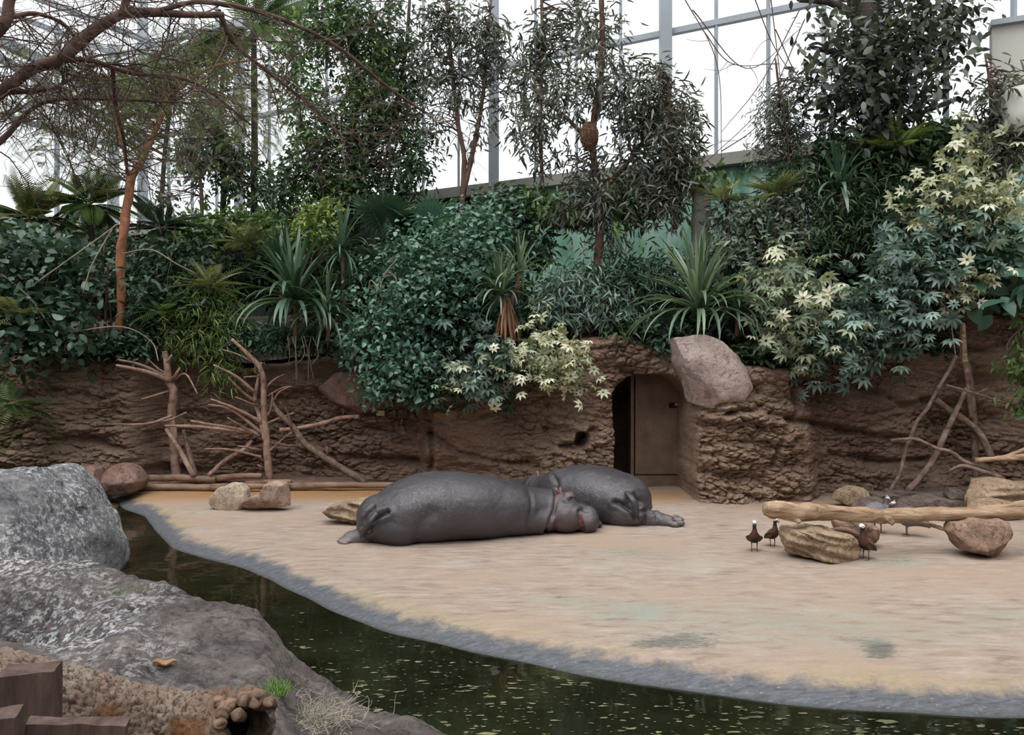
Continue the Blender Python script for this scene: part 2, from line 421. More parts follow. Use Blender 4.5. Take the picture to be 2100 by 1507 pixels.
M['door'] = t.fin(c, 0.6, t.bump(t.noise(12, 4), 0.15, 0.01), 0.35)
M['slot'] = simple('door_slot_metal', (0.33, 0.28, 0.16), 0.5, 0.1, 4)
M['dark'] = simple('dark_recess', (0.015, 0.012, 0.010), 0.9, 0.2, 4)
M['soil'] = simple('terrace_soil', (0.06, 0.042, 0.031), 0.95, 0.4, 3, 0.5, 0.03)
M['rope'] = simple('grey_rope', (0.30, 0.26, 0.21), 0.9, 0.2, 40)
M['nest'] = simple('woven_nest_straw', (0.09, 0.05, 0.035), 0.9, 0.5, 30, 0.8, 0.02)

def leafmat(name, c1, c2, c3, rough=0.42, trans=0.22):
    c1, c2, c3 = [tuple(min(0.8, x * k_) for x in c_) for c_, k_ in ((c1, 1.05), (c2, 1.2), (c3, 1.4))]
    t = NT(name)
    oi = t.n('ShaderNodeObjectInfo').outputs['Random']
    v = t.math('FRACT', t.math('ADD', t.attr('var'), oi))
    c = t.ramp(v, [(0.0, c1), (0.55, c2), (0.95, c3)])
    t.fin(c, rough - 0.06, None, 0.5)
    tl = t.n('ShaderNodeBsdfTranslucent'); t.l(t.mix(1.0, c, (1.0, 1.0, 0.55), 'MULTIPLY'), tl.inputs[0])
    mx = t.n('ShaderNodeMixShader'); mx.inputs[0].default_value = trans
    t.l(t.b.outputs[0], mx.inputs[1]); t.l(tl.outputs[0], mx.inputs[2]); t.l(mx.outputs[0], t.out.inputs[0])
    return t.m
L = {}
L['dark'] = leafmat('leaf_dark_green', (0.022, 0.045, 0.022), (0.045, 0.085, 0.04), (0.085, 0.13, 0.06))
L['deep'] = leafmat('leaf_deep_green', (0.018, 0.04, 0.024), (0.035, 0.075, 0.045), (0.07, 0.12, 0.08))
L['blue'] = leafmat('leaf_blue_green', (0.035, 0.085, 0.06), (0.07, 0.15, 0.105), (0.13, 0.23, 0.17))
L['grey'] = leafmat('leaf_grey_green', (0.06, 0.075, 0.06), (0.12, 0.145, 0.115), (0.22, 0.25, 0.20))
L['slate'] = leafmat('leaf_slate_green', (0.06, 0.10, 0.085), (0.12, 0.185, 0.15), (0.21, 0.29, 0.25))
L['lime'] = leafmat('leaf_yellow_green', (0.09, 0.15, 0.03), (0.16, 0.24, 0.05), (0.27, 0.33, 0.09))
L['mid'] = leafmat('leaf_mid_green', (0.04, 0.085, 0.025), (0.08, 0.145, 0.045), (0.14, 0.21, 0.07))
L['fern'] = leafmat('leaf_fern_olive', (0.085, 0.11, 0.035), (0.15, 0.175, 0.06), (0.22, 0.24, 0.10))
L['willow'] = leafmat('leaf_willow_grey', (0.035, 0.042, 0.033), (0.085, 0.095, 0.075), (0.19, 0.20, 0.165))
L['bigtree'] = leafmat('leaf_big_dark', (0.02, 0.026, 0.02), (0.042, 0.052, 0.04), (0.10, 0.115, 0.085))
L['cream'] = leafmat('leaf_variegated_cream', (0.16, 0.20, 0.10), (0.48, 0.49, 0.33), (0.66, 0.64, 0.46))
L['creamgrn'] = leafmat('leaf_variegated_mixed', (0.06, 0.10, 0.065), (0.27, 0.32, 0.22), (0.60, 0.60, 0.44))
L['strap'] = leafmat('leaf_strap_green', (0.025, 0.06, 0.03), (0.05, 0.10, 0.06), (0.11, 0.17, 0.12), 0.38)
L['straplight'] = leafmat('leaf_strap_light', (0.06, 0.10, 0.06), (0.12, 0.18, 0.12), (0.20, 0.27, 0.18), 0.38)
L['deadleaf'] = leafmat('leaf_dead_brown', (0.12, 0.055, 0.03), (0.22, 0.11, 0.06), (0.34, 0.20, 0.12), 0.8)
L['bamboo'] = leafmat('leaf_bamboo_green', (0.07, 0.12, 0.03), (0.13, 0.20, 0.055), (0.22, 0.28, 0.10))
L['grass'] = leafmat('leaf_grass_green', (0.08, 0.16, 0.03), (0.14, 0.26, 0.05), (0.22, 0.34, 0.10))
L['straw'] = leafmat('leaf_dry_straw', (0.26, 0.23, 0.18), (0.36, 0.32, 0.26), (0.45, 0.41, 0.33), 0.85)
# ================================================================== STRUCTURE
ZW = -0.14
WL_PX = [(150, 1008), (215, 1010), (250, 1040), (300, 1062), (322, 1092), (350, 1120), (420, 1145), (500, 1166), (560, 1195), (620, 1222),
         (660, 1240), (720, 1270), (800, 1296), (900, 1321), (1000, 1345), (1200, 1386), (1400, 1417), (1600, 1441),
         (1800, 1459), (2100, 1473), (2500, 1480), (3000, 1482)]
WL = catmull(np.array([G(x, y, ZW)[:2] for x, y in WL_PX]), 5)
def wl_dist(XY):
    a = WL[:-1]; b = WL[1:]; ab = b - a; best = np.full(len(XY), 1e9); sgn = np.ones(len(XY))
    for k in range(len(a)):
        t_ = np.clip(((XY - a[k]) @ ab[k]) / (ab[k] @ ab[k]), 0, 1)
        q = a[k] + t_[:, None] * ab[k]; v = XY - q; d = np.linalg.norm(v, axis=1)
        s_ = np.sign(ab[k][0] * v[:, 1] - ab[k][1] * v[:, 0])
        m = d < best; best = np.where(m, d, best); sgn = np.where(m, s_, sgn)
    return best * sgn
def grid_faces(nr, nc):
    idx = np.arange(nr * nc).reshape(nr, nc)
    return np.stack([idx[:-1, :-1], idx[:-1, 1:], idx[1:, 1:], idx[1:, :-1]], -1).reshape(-1, 4)

# floor: the concrete beach sloping into the pond
xs = np.linspace(-13, 12.5, 430); ys = np.linspace(4.2, 17.5, 230)
Xg, Yg = np.meshgrid(xs, ys); XY = np.stack([Xg.ravel(), Yg.ravel()], -1)
dist = wl_dist(XY)
dist = dist + 0.05 * perlin(np.c_[XY * 1.3, np.zeros(len(XY))]) * sstep(6, 0.3, np.abs(dist) * 3)
z = np.where(dist > 0, ZW + 0.14 * sstep(-0.25, 0.75, dist) * 1.0 - 0.14 * sstep(-0.25, 0.75, np.zeros_like(dist)), ZW + np.maximum(dist, -1.2) * 0.75)
z = np.where(dist > 0, ZW + (0 - ZW) * (1 - (1 - np.clip(dist / 0.5, 0, 1)) ** 2), z)
z = z + 0.018 * fbm(np.c_[XY * 0.8, np.zeros(len(XY))], 3) * sstep(0, 0.5, dist) + 0.006 * fbm(np.c_[XY[:, 0] * 2, XY[:, 1] * 5, np.zeros(len(XY))], 3) * sstep(0.05, 0.5, dist)
pxg = CX + FPX * XY[:, 0] / XY[:, 1]; pyg = CY + FPX * CH / XY[:, 1]
def blob(x, y, rx, ry): return np.exp(-((pxg - x) / rx) ** 2 - ((pyg - y) / ry) ** 2)
scuff = np.clip(0.7 * blob(1420, 1310, 90, 26) + 0.6 * blob(1330, 1320, 70, 14) + 1.0 * blob(1805, 1333, 45, 24) + 0.6 * blob(1740, 1310, 60, 12)
                + 0.5 * blob(1600, 1310, 50, 10) + 0.5 * blob(1290, 1135, 100, 18) + 0.6 * blob(1840, 1150, 70, 14) + 0.35 * blob(1650, 1235, 130, 14)
                + 0.25 * blob(1100, 1150, 60, 8), 0, 1)
algae = np.clip(0.8 * blob(1290, 1255, 80, 20) + 0.5 * blob(1160, 1230, 70, 14) + 0.7 * blob(1840, 1152, 70, 14) + 0.45 * blob(1750, 1300, 200, 40)
                + 0.5 * blob(2060, 1265, 90, 22) + 0.4 * blob(1300, 1135, 120, 20) + 0.4 * blob(1500, 1270, 260, 45), 0, 1)
rust = np.clip(0.95 * sstep(1036, 1016, pyg) * sstep(150, 260, pxg) * sstep(1000, 850, pxg) + 0.9 * blob(1360, 1018, 60, 14) + 0.3 * blob(1650, 1035, 200, 10), 0, 1)
me = mesh_np('floor', np.c_[XY, z], [grid_faces(len(ys), len(xs))], True, {'edge': dist, 'scuff': scuff, 'algae': algae, 'rust': rust})
tag(link('floor', me, M['beach']), kind='structure', label='pale concrete beach sloping down into the pond')

# pond water
nx, ny = 40, 40
xs = np.linspace(-13, 12, nx); ys = np.linspace(0.5, 16.5, ny); Xg, Yg = np.meshgrid(xs, ys)
me = mesh_np('pond_water', np.c_[Xg.ravel(), Yg.ravel(), np.full(nx * ny, ZW)], [grid_faces(ny, nx)])
tag(link('pond_water', me, M['water']), kind='structure', label='dark murky pond water reflecting the cliff')
# pond bed and ground beyond
me = mesh_np('pond_bed', [(-30, -6, -1.3), (30, -6, -1.3), (30, 32, -1.3), (-30, 32, -1.3)], [[[0, 1, 2, 3]]])
tag(link('pond_bed', me, M['soil']), kind='structure', label='dark bed of the pond')

# ---- cliff
KX = [-14, -10, -7.45, -7.05, -4.0, -1.9, -1.5, 0.0, 1.2, 1.8, 3.2, 3.6, 4.6, 5.15, 5.55, 7.0, 8.2, 9.2, 12]
KY = [14.6, 14.9, 15.0, 16.0, 15.95, 15.75, 15.1, 14.75, 14.35, 14.05, 13.5, 13.35, 13.3, 13.45, 14.05, 14.25, 14.2, 13.8, 13.4]
TX = [-14, -9, -7.4, -5.5, -3.2, -2.4, -0.5, 1.3, 2.2, 2.9, 3.2, 4.3, 5.1, 6.2, 7.2, 8.3, 9.5, 12]
TZ = [2.6, 2.6, 2.66, 2.45, 2.7, 2.55, 2.5, 2.98, 3.02, 2.75, 2.5, 2.42, 2.4, 2.9, 3.45, 3.62, 3.3, 3.2]
def cliffY(X): return np.interp(X, KX, KY)
def cliffZ(X): return np.interp(X, TX, TZ) + 0.06 * perlin(np.c_[np.asarray(X) * 1.7, np.zeros(len(np.atleast_1d(X))), np.zeros(len(np.atleast_1d(X)))])
xs = np.concatenate([np.linspace(-14, -10, 50), np.linspace(-10, 1.2, 440)[1:], np.linspace(1.2, 3.9, 160)[1:], np.linspace(3.9, 9.6, 250)[1:], np.linspace(9.6, 12, 30)[1:]])
vs_ = np.linspace(0, 1, 190)
Xg, Vg = np.meshgrid(xs, vs_); X = Xg.ravel(); v = Vg.ravel()
top = cliffZ(xs)[None, :].repeat(len(vs_), 0).ravel()
Zc = -0.45 + (top + 0.45) * v
base = cliffY(X)
Y = base.copy()
q = np.c_[X, np.zeros(len(X)), Zc]
Y += 0.22 * (v ** 2) - 0.10 * np.sin(np.clip(v, 0, 1) * math.pi)          # belly out, lean back
lay = fbm(np.c_[X * 0.55, np.zeros(len(X)), Zc * 1.9 + 0.35 * X * 0.5], 4)
Y -= 0.20 * lay
led = Zc + 0.18 * perlin(np.c_[X * 0.6, X * 0, X * 0 + 4]) - 0.10 * X * 0.3
Y += 0.10 * np.abs(np.sin(led * 4.2)) ** 6 * (0.5 + perlin(q * np.array([0.9, 1, 0.9])))   # horizontal cracks
Y -= 0.055 * fbm(q * np.array([2.2, 1, 4.5]), 4) + 0.022 * (1 - np.abs(perlin(q * np.array([5, 1, 10])))) + 0.02 * fbm(q * np.array([9., 1, 14.]), 2)
wx = np.c_[X, X * 0, Zc] + 0.10 * np.c_[perlin(q * 2.0), X * 0, perlin(q * 2.0 + 31)]
ch1, ch2, _c = worley(wx * np.array([4.2, 1, 8.5])); amp = np.clip(0.65 + 0.8 * fbm(q * 0.6 + 5, 2), 0.2, 1.2)
amp = np.maximum(amp, 0.9 * sstep(3.0, 3.4, X) * sstep(5.4, 4.8, X) * sstep(1.8, 1.3, Zc)); amp = np.maximum(amp, 0.6 * sstep(-7.1, -7.5, X))
Y += 0.10 * amp * (np.clip(ch1, 0, 0.9) - 0.4) + 0.07 * amp * np.exp(-((ch2 - ch1) / 0.10) ** 2)
ch1, ch2, _c = worley(wx * np.array([9.5, 1, 17.])); Y += 0.045 * amp * (np.clip(ch1, 0, 0.9) - 0.4) + 0.035 * amp * np.exp(-((ch2 - ch1) / 0.14) ** 2)
Y += 0.12 * np.clip(perlin(np.c_[X * 0.8, X * 0 + 8, Zc * 2.6 - X * 0.25]) - 0.15, 0, 1)
Y -= 0.22 * perlin(np.c_[X * 0.75, X * 0 + 2.5, Zc * 0.55]) * sstep(0.0, 0.25, v)
sxc = CX + FPX * X / base; syc = CY - FPX * (Zc - CH) / base; SS = np.c_[sxc + 9 * perlin(q * 2.2), syc + 9 * perlin(q * 2.2 + 13)]
def segd(p_, poly):
    best = np.full(len(p_), 1e9)
    for a_, b_ in zip(np.array(poly[:-1], float), np.array(poly[1:], float)):
        ab = b_ - a_; t_ = np.clip(((p_ - a_) @ ab) / (ab @ ab), 0, 1); best = np.minimum(best, np.linalg.norm(p_ - (a_ + t_[:, None] * ab), axis=1))
    return best
for poly, w_, dep in (([(872, 815), (886, 900), (884, 985)], 5, 0.16), ([(880, 890), (940, 925), (1010, 945), (1100, 955)], 6, 0.14), ([(1150, 918), (1185, 908), (1215, 885)], 7, 0.2), ([(1490, 848), (1560, 838), (1650, 868), (1750, 885), (1860, 900)], 7, 0.16),
                   ([(1638, 760), (1640, 840), (1605, 900), (1582, 960)], 6, 0.12), ([(1640, 785), (1760, 790), (1850, 828), (1960, 830)], 8, 0.18), ([(690, 850), (760, 872), (850, 912)], 6, 0.13), ([(1420, 838), (1500, 850), (1560, 880)], 6, 0.12),
                   ([(1850, 700), (1960, 722), (2100, 705)], 9, 0.2), ([(900, 860), (1010, 850), (1120, 815)], 6, 0.08), ([(1130, 800), (1125, 880), (1135, 960)], 6, 0.07), ([(560, 900), (640, 930), (720, 935), (850, 945)], 6, 0.10), ([(1700, 930), (1800, 950), (1900, 940)], 6, 0.12),
                   ([(100, 800), (180, 820), (270, 800)], 6, 0.08), ([(90, 900), (180, 905), (280, 925)], 6, 0.1)):
    dd = segd(SS, poly); Y += dep * np.exp(-(dd / w_) ** 2) - 0.35 * dep * np.exp(-((dd - 2.2 * w_) / (2.0 * w_)) ** 2)
# rounded lip on top
Y += 0.55 * sstep(0.90, 1.0, v) ** 2
# rough ridged zone right of the door
rz = sstep(3.1, 3.4, X) * sstep(5.3, 4.6, X) * sstep(1.7, 1.2, Zc)
Y -= rz * 0.06 * (1 - np.abs(perlin(np.c_[X * 5, X * 0, Zc * 9])) * 2)
# small hole left of the door
dh = np.hypot((X - 1.28) / 0.13, (Zc - 0.98) / 0.16); Y += 0.35 * sstep(1.1, 0.7, dh)
# recess above the left dead trees
Y += 0.0
# doorway
ax = np.where(X < 2.55, (2.55 - X) / 0.72, (X - 2.55) / 0.66)
zt = 2.18 - 0.35 * np.clip(ax, 0, 1.3) ** 3
ins = np.minimum((1.0 - ax) * 0.7, (zt - Zc) * 1.0) + 0.03 * fbm(q * 3.0, 3)
flare = sstep(-0.16, 0.03, ins)
deep = sstep(0.0, 0.05, ins)
Y = Y + flare * 0.12 * sstep(2.6, 2.2, X)
Y = np.where(deep > 0, Y * (1 - deep) + deep * 16.9, Y)
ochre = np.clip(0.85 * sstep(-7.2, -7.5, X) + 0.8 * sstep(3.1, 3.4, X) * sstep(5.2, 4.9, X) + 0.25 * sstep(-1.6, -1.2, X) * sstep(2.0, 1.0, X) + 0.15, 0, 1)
moss = np.clip(0.8 * sstep(-8.3, -9.0, X), 0, 1)
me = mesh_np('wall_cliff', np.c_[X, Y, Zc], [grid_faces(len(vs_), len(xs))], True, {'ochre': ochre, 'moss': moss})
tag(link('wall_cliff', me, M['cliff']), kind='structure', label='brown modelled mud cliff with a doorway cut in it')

# ---- back wall line (glazing)
def wallY(X): return 17.0 - (np.asarray(X) - 5.42) / 1.906
WU = np.array([-1.906, 1.0]); WU = WU / np.linalg.norm(WU)      # along the wall towards the left
SILL = 6.9; TRANS = 10.0; TRANS2 = 13.1
CORN = (-13.85, float(wallY(-13.85)))
# terrace soil
xs = np.linspace(-14, 12, 140); ts = np.linspace(0, 1, 30)
Xg, Tg = np.meshgrid(xs, ts); X = Xg.ravel(); T_ = Tg.ravel()
y0 = cliffY(X) + 0.42; y1 = np.maximum(wallY(X) + 0.3, y0 + 0.8); Yt = y0 + (y1 - y0) * T_
zt = cliffZ(xs)[None, :].repeat(len(ts), 0).ravel() - 0.04; back = 3.7
Zt = zt + (np.maximum(back, zt) - zt) * sstep(0, 0.8, T_) + 0.12 * fbm(np.c_[X, Yt, X * 0], 3) * sstep(0.03, 0.2, T_)
me = mesh_np('terrace_ground', np.c_[X, Yt, Zt], [grid_faces(len(ts), len(xs))])
tag(link('terrace_ground', me, M['soil']), kind='structure', label='dark planted soil terrace above the cliff')
# mural wall
a = np.array([12.0, float(wallY(12.0))]); b = np.array(CORN)
n = 60; tt = np.linspace(0, 1, n); pts = a + (b - a) * tt[:, None]
V = np.vstack([np.c_[pts, np.full(n, 2.0)], np.c_[pts, np.full(n, SILL)]])
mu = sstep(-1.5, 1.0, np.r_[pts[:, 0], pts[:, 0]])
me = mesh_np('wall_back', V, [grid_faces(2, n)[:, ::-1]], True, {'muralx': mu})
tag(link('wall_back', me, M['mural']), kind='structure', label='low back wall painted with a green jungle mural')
# side wall beyond the corner
SU = np.array([-0.4645, -0.8856])
def sidept(d, z): return np.array([CORN[0] + SU[0] * d, CORN[1] + SU[1] * d, z])
V, F = bar(sidept(0, (2 + SILL) / 2), sidept(14, (2 + SILL) / 2), 0.2, SILL - 2)
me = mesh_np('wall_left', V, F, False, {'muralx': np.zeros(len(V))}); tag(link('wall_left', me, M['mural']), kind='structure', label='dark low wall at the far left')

# glazing: window_1 (back) with posts, mullions, transoms, panes
def wallpt(X, z, off=0.0):
    nrm = np.array([-WU[1], WU[0]]) * -1
    return np.array([X + nrm[0] * off, float(wallY(X)) + nrm[1] * off, z])
m = MB(); V, F = bar(wallpt(12, SILL - 0.02), wallpt(CORN[0], SILL - 0.02), 0.5, 0.26); m.add(V, F)
win = m.build('window_1', M['sill'], None, False)
tag(win, 'tall glazed back wall with steel posts above the planting', kind='structure')
postX = [3.57 + 3.98 * k for k in range(-4, 3)]
bay = 3.98 / 4
def beam(name, a, b, w, h, mat, parent):
    q_ = MB(); V, F = bar(a, b, w, h); q_.add(V, F); return q_.build(name, mat, parent, False)
for xk in postX:
    beam('post', wallpt(xk, SILL, -0.12), wallpt(xk, 16.5, -0.12), 0.26, 0.24, M['steel'], win)
    for j in (1, 2, 3):
        xm = xk + j * bay
        if xm < 11.5: beam('mullion', wallpt(xm, SILL), wallpt(xm, 16.5), 0.06, 0.12, M['steel'], win)
for zz in (TRANS, TRANS2):
    beam('transom', wallpt(12, zz), wallpt(CORN[0], zz), 0.14, 0.13, M['steel'], win)
pane_me = None
ang = math.atan2(-1.0, 1.906)
for xk in postX:
    for j in range(4):
        xa = xk + j * bay
        for z0, z1 in ((SILL, TRANS), (TRANS, TRANS2), (TRANS2, 16.2)):
            if pane_me is None:
                Lp = bay * math.hypot(1.906, 1) / 1.906; V, F = box((Lp / 2, 0, 1.55), (Lp - 0.05, 0.016, 3.0)); pane_me = mesh_np('pane', V, F, False)
            o = link('pane', pane_me, M['glass'], win)
            c_ = wallpt(xa, z0, 0.0); o.location = c_; o.rotation_euler = (0, 0, ang)
# side glazing
m = MB(); V, F = bar(sidept(0, SILL), sidept(14, SILL), 0.4, 0.24); m.add(V, F)
win2 = tag(m.build('window_2', M['sill'], None, False), 'glazed side wall with steel frame in the upper left corner', kind='structure')
beam('post', sidept(0, SILL), sidept(0, 13.5), 0.28, 0.28, M['steel'], win2)
for k in range(1, 7):
    beam('post', sidept(2.0 * k, SILL), sidept(2.0 * k, 13.5), 0.1, 0.14, M['steel'], win2)
    o = None
for zz in (TRANS, 13.2):
    beam('transom', sidept(0, zz), sidept(14, zz), 0.14, 0.14, M['steel'], win2)
sp_me = None; sang = math.atan2(SU[1], SU[0])
for k in range(6):
    for z0 in (SILL, TRANS):
        if sp_me is None:
            V, F = box((1.0, 0, 1.55), (1.94, 0.016, 3.0)); sp_me = mesh_np('pane', V, F, False)
        o = link('pane', sp_me, M['glass'], win2); o.location = sidept(2.0 * k, z0); o.rotation_euler = (0, 0, sang)
# roof steel visible in the upper left
roof = MB(); V, F = bar(P(150, 215, 26), P(640, -20, 24.2), 0.3, 0.35); roof.add(V, F)
roof = tag(roof.build('ceiling', M['steel_green'], None, False), 'steel roof framing of the glasshouse', kind='structure')
for (p_, q_, w) in (((-60, 55, 20), (330, 240, 26), 0.22), ((-60, 85, 20), (250, 262, 26), 0.16), ((60, -10, 21), (470, 150, 26), 0.12),
                    ((-40, 250, 20), (330, 120, 25), 0.10), ((180, 190, 25.5), (400, 60, 22), 0.14)):
    beam('rafter', P(*p_), P(*q_), w, w * 1.2, M['steel'], roof)

# beige plant-room wall at the right edge with round duct
m = MB(); V, F = bar((9.05, 14.75, 7.75), (12.0, 13.5, 7.75), 0.3, 1.9); m.add(V, F)
wr = tag(m.build('wall_right', M['wallpanel'], None, False), 'beige panelled wall in the upper right corner', kind='structure')
beam('capping', (9.0, 14.7, 8.72), (12.0, 13.42, 8.72), 0.4, 0.1, M['steel'], wr)
m = MB(); V, F = tube(np.array([P(2098, 280, 13.4), P(2100, 240, 13.4), P(2102, 200, 13.4), P(2103, 185, 13.4)]), np.array([0.36, 0.36, 0.36, 0.30]), 28); m.add(V, F)
tag(m.build('ventilation_duct', M['wallpanel']), 'round beige ventilation duct by the upper right wall', 'duct')

# unseen hall walls behind and beside the visitors, added to block low sky light
m = MB(); V, F = bar((-22, -7, 2.8), (22, -7, 2.8), 0.3, 8.4); m.add(V, F)
tag(m.build('unseen_wall_front', M['cliff'], None, False), 'unseen hall wall behind the visitors, added to block low light', kind='structure')
m = MB(); V, F = bar((13, -7, 2.8), (13, 16, 2.8), 0.3, 8.4); m.add(V, F)
tag(m.build('unseen_wall_side', M['cliff'], None, False), 'unseen hall wall beyond the right edge, added to block low light', kind='structure')
m = MB(); V, F = bar((-15.5, -7, 2.8), (-15.5, 15, 2.8), 0.3, 8.4); m.add(V, F)
tag(m.build('unseen_wall_left', M['cliff'], None, False), 'unseen hall wall beyond the left edge, added to block low light', kind='structure')
# door with peep slot
dr = MB(); V, F = box((2.93, 15.1, 1.18), (1.10, 0.08, 2.36)); dr.add(V, F)
me = dr.mesh('door_1', None, False)
door = tag(link('door_1', bevelled(me, 0.012), M['door']), 'brown steel door deep in the cliff doorway', kind='structure')
m = MB(); V, F = box((2.86, 15.055, 0.235), (0.95, 0.012, 0.02)); m.add(V, F); m.build('seam', M['dark'], door, False)
m = MB(); V, F = box((3.22, 15.055, 1.57), (0.38, 0.014, 0.10)); m.add(V, F); slot_ = m.build('slot', M['dark'], door, False)
m = MB(); V, F = box((3.27, 15.045, 1.585), (0.26, 0.02, 0.05)); m.add(V, F); m.build('slot_cover', M['slot'], slot_, False)
m = MB(); V, F = box((2.33, 15.2, 1.15), (0.06, 0.2, 2.4)); m.add(V, F); m.build('door_frame', M['door'], door, False)

# ---- foreground bank rock
bx = np.array([-450, -200, 0, 120, 200, 300, 400, 480, 530, 550, 600, 650, 760, 880, 1000, 1150])
by = np.array([1130, 1140, 1146, 1160, 1177, 1200, 1226, 1250, 1268, 1288, 1350, 1396, 1460, 1508, 1570, 1650])
bY = np.array([7.6, 7.5, 7.4, 7.3, 7.2, 6.9, 6.6, 6.35, 6.2, 6.1, 5.8, 5.6, 5.25, 4.98, 4.5, 3.6])
pxs = np.linspace(-450, 1150, 330); tv = np.linspace(0, 1, 260)
Pg, Tg = np.meshgrid(pxs, tv); Pf = Pg.ravel(); Tf = Tg.ravel()
Yc = np.interp(Pf, bx, bY); pc = np.interp(Pf, bx, by)
Yc += 0.05 * perlin(np.c_[Pf / 60, Pf * 0, Pf * 0]); zc = CH - (pc - CY) * Yc / FPX
y0 = 1.0; Yv = y0 + (Yc + 1.3 - y0) * Tf
znear = np.interp(Pf, [-450, 300, 700, 900, 1150], [0.42, 0.40, 0.2, -0.1, -0.45])
s_ = np.clip((Yv - 2.6) / (Yc - 2.6), 0, None)
zz = np.where(s_ < 1, znear + (zc - znear) * sstep(0, 1, np.clip(s_, 0, 1)) ** 1.0, zc - ((Yv - Yc) / 0.55) ** 2 * 0.30 - (Yv - Yc) * 0.15)
zz = np.maximum(zz, -0.9)
Xf = (Pf - CX) * Yv / FPX
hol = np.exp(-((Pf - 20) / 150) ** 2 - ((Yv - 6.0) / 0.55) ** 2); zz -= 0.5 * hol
rid = np.exp(-((Pf - 250) / 70) ** 2 - ((Yv - 5.2) / 0.8) ** 2); zz += 0.06 * rid
q = np.c_[Xf, Yv, zz]
zz += 0.07 * fbm(q * 1.3, 4) * sstep(-0.1, 0.15, 1.2 - s_) + 0.03 * (1 - 2 * np.abs(perlin(q * np.array([2.4, 4.5, 3.])))) + 0.016 * fbm(q * 9, 3)
zz += 0.022 * (1 - 2 * np.abs(perlin(np.c_[Xf * 3.2 + 0.5 * perlin(q * 2), Yv * 9, zz * 4]))) * (0.6 + perlin(q * 1.1))
white = np.clip(0.22 * np.exp(-((Pf - 120) / 200) ** 2) * sstep(4.3, 5.6, Yv) + 0.05 * hol, 0, 1)
me = mesh_np('rock_bank', np.c_[Xf, Yv, zz], [grid_faces(len(tv), len(pxs))], True, {'white': white, 'hollow_shade': np.clip(1.25 * hol, 0, 1)})  # the hollow's own mask also drives its painted shade
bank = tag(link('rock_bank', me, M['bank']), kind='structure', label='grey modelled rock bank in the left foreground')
def bank_z(px, Y):
    k = np.argmin(((Pf - px) / 40) ** 2 + ((Yv - Y) / 0.1) ** 2); return float(zz[k])
# ================================================================== ANIMALS
def remesh_obj(mb, voxel, smooth_it, name):
    me = mb.mesh('tmp'); o = link('tmp', me)
    r = o.modifiers.new('r', 'REMESH'); r.mode = 'VOXEL'; r.voxel_size = voxel
    s_ = o.modifiers.new('s', 'SMOOTH'); s_.factor = 0.5; s_.iterations = smooth_it
    dg = bpy.context.evaluated_depsgraph_get(); dg.update()
    ev = o.evaluated_get(dg); new = bpy.data.meshes.new_from_object(ev)
    bpy.data.objects.remove(o, do_unlink=True); bpy.data.meshes.remove(me)
    n = len(new.vertices); co = np.zeros(n * 3, dtype=np.float32); new.vertices.foreach_get('co', co)
    nr = np.zeros(n * 3, dtype=np.float32); new.vertices.foreach_get('normal', nr)
    F3 = [list(p.vertices) for p in new.polygons]
    q4 = np.array([f for f in F3 if len(f) == 4]); q3 = np.array([f for f in F3 if len(f) == 3])
    bpy.data.meshes.remove(new)
    return co.reshape(-1, 3).astype(float), nr.reshape(-1, 3).astype(float), [f for f in (q4, q3) if len(f)]

def ring_loft(rings, seg=40, ex=2.4):
    """rings: (center x,y), ang (dir), half width, zbot, ztop"""
    Vs = []
    for (x, y, an, w, zb, zt) in rings:
        a = np.linspace(0, 2 * math.pi, seg, endpoint=False)
        ca, sa = np.cos(a), np.sin(a)
        lat = w * np.sign(ca) * np.abs(ca) ** (2 / ex); hz = (zt - zb) / 2 * np.sign(sa) * np.abs(sa) ** (2 / ex) + (zt + zb) / 2
        lat = np.where(sa < 0, w * np.sign(ca) * np.abs(ca) ** (2 / (ex + 1.3)), lat)
        Vs.append(np.c_[x - math.sin(an) * lat, y + math.cos(an) * lat, hz])
    n = len(rings); V = np.concatenate(Vs); idx = np.arange(n * seg).reshape(n, seg)
    a = idx[:-1]; b = idx[1:]
    Q = np.stack([a, np.roll(a, -1, 1), np.roll(b, -1, 1), b], -1).reshape(-1, 4)
    V = np.vstack([V, Vs[0].mean(0), Vs[-1].mean(0)])
    T = np.vstack([np.stack([np.roll(idx[0], -1), idx[0], np.full(seg, n * seg)], -1), np.stack([idx[-1], np.roll(idx[-1], -1), np.full(seg, n * seg + 1)], -1)])
    return V, [Q, T]

def polyd(p, poly):
    poly = np.asarray(poly, dtype=float); best = np.full(len(p), 1e9)
    for a, b in zip(poly[:-1], poly[1:]):
        ab = b - a; t_ = np.clip(((p - a) @ ab) / (ab @ ab), 0, 1)
        best = np.minimum(best, np.linalg.norm(p - (a + t_[:, None] * ab), axis=1))
    return best

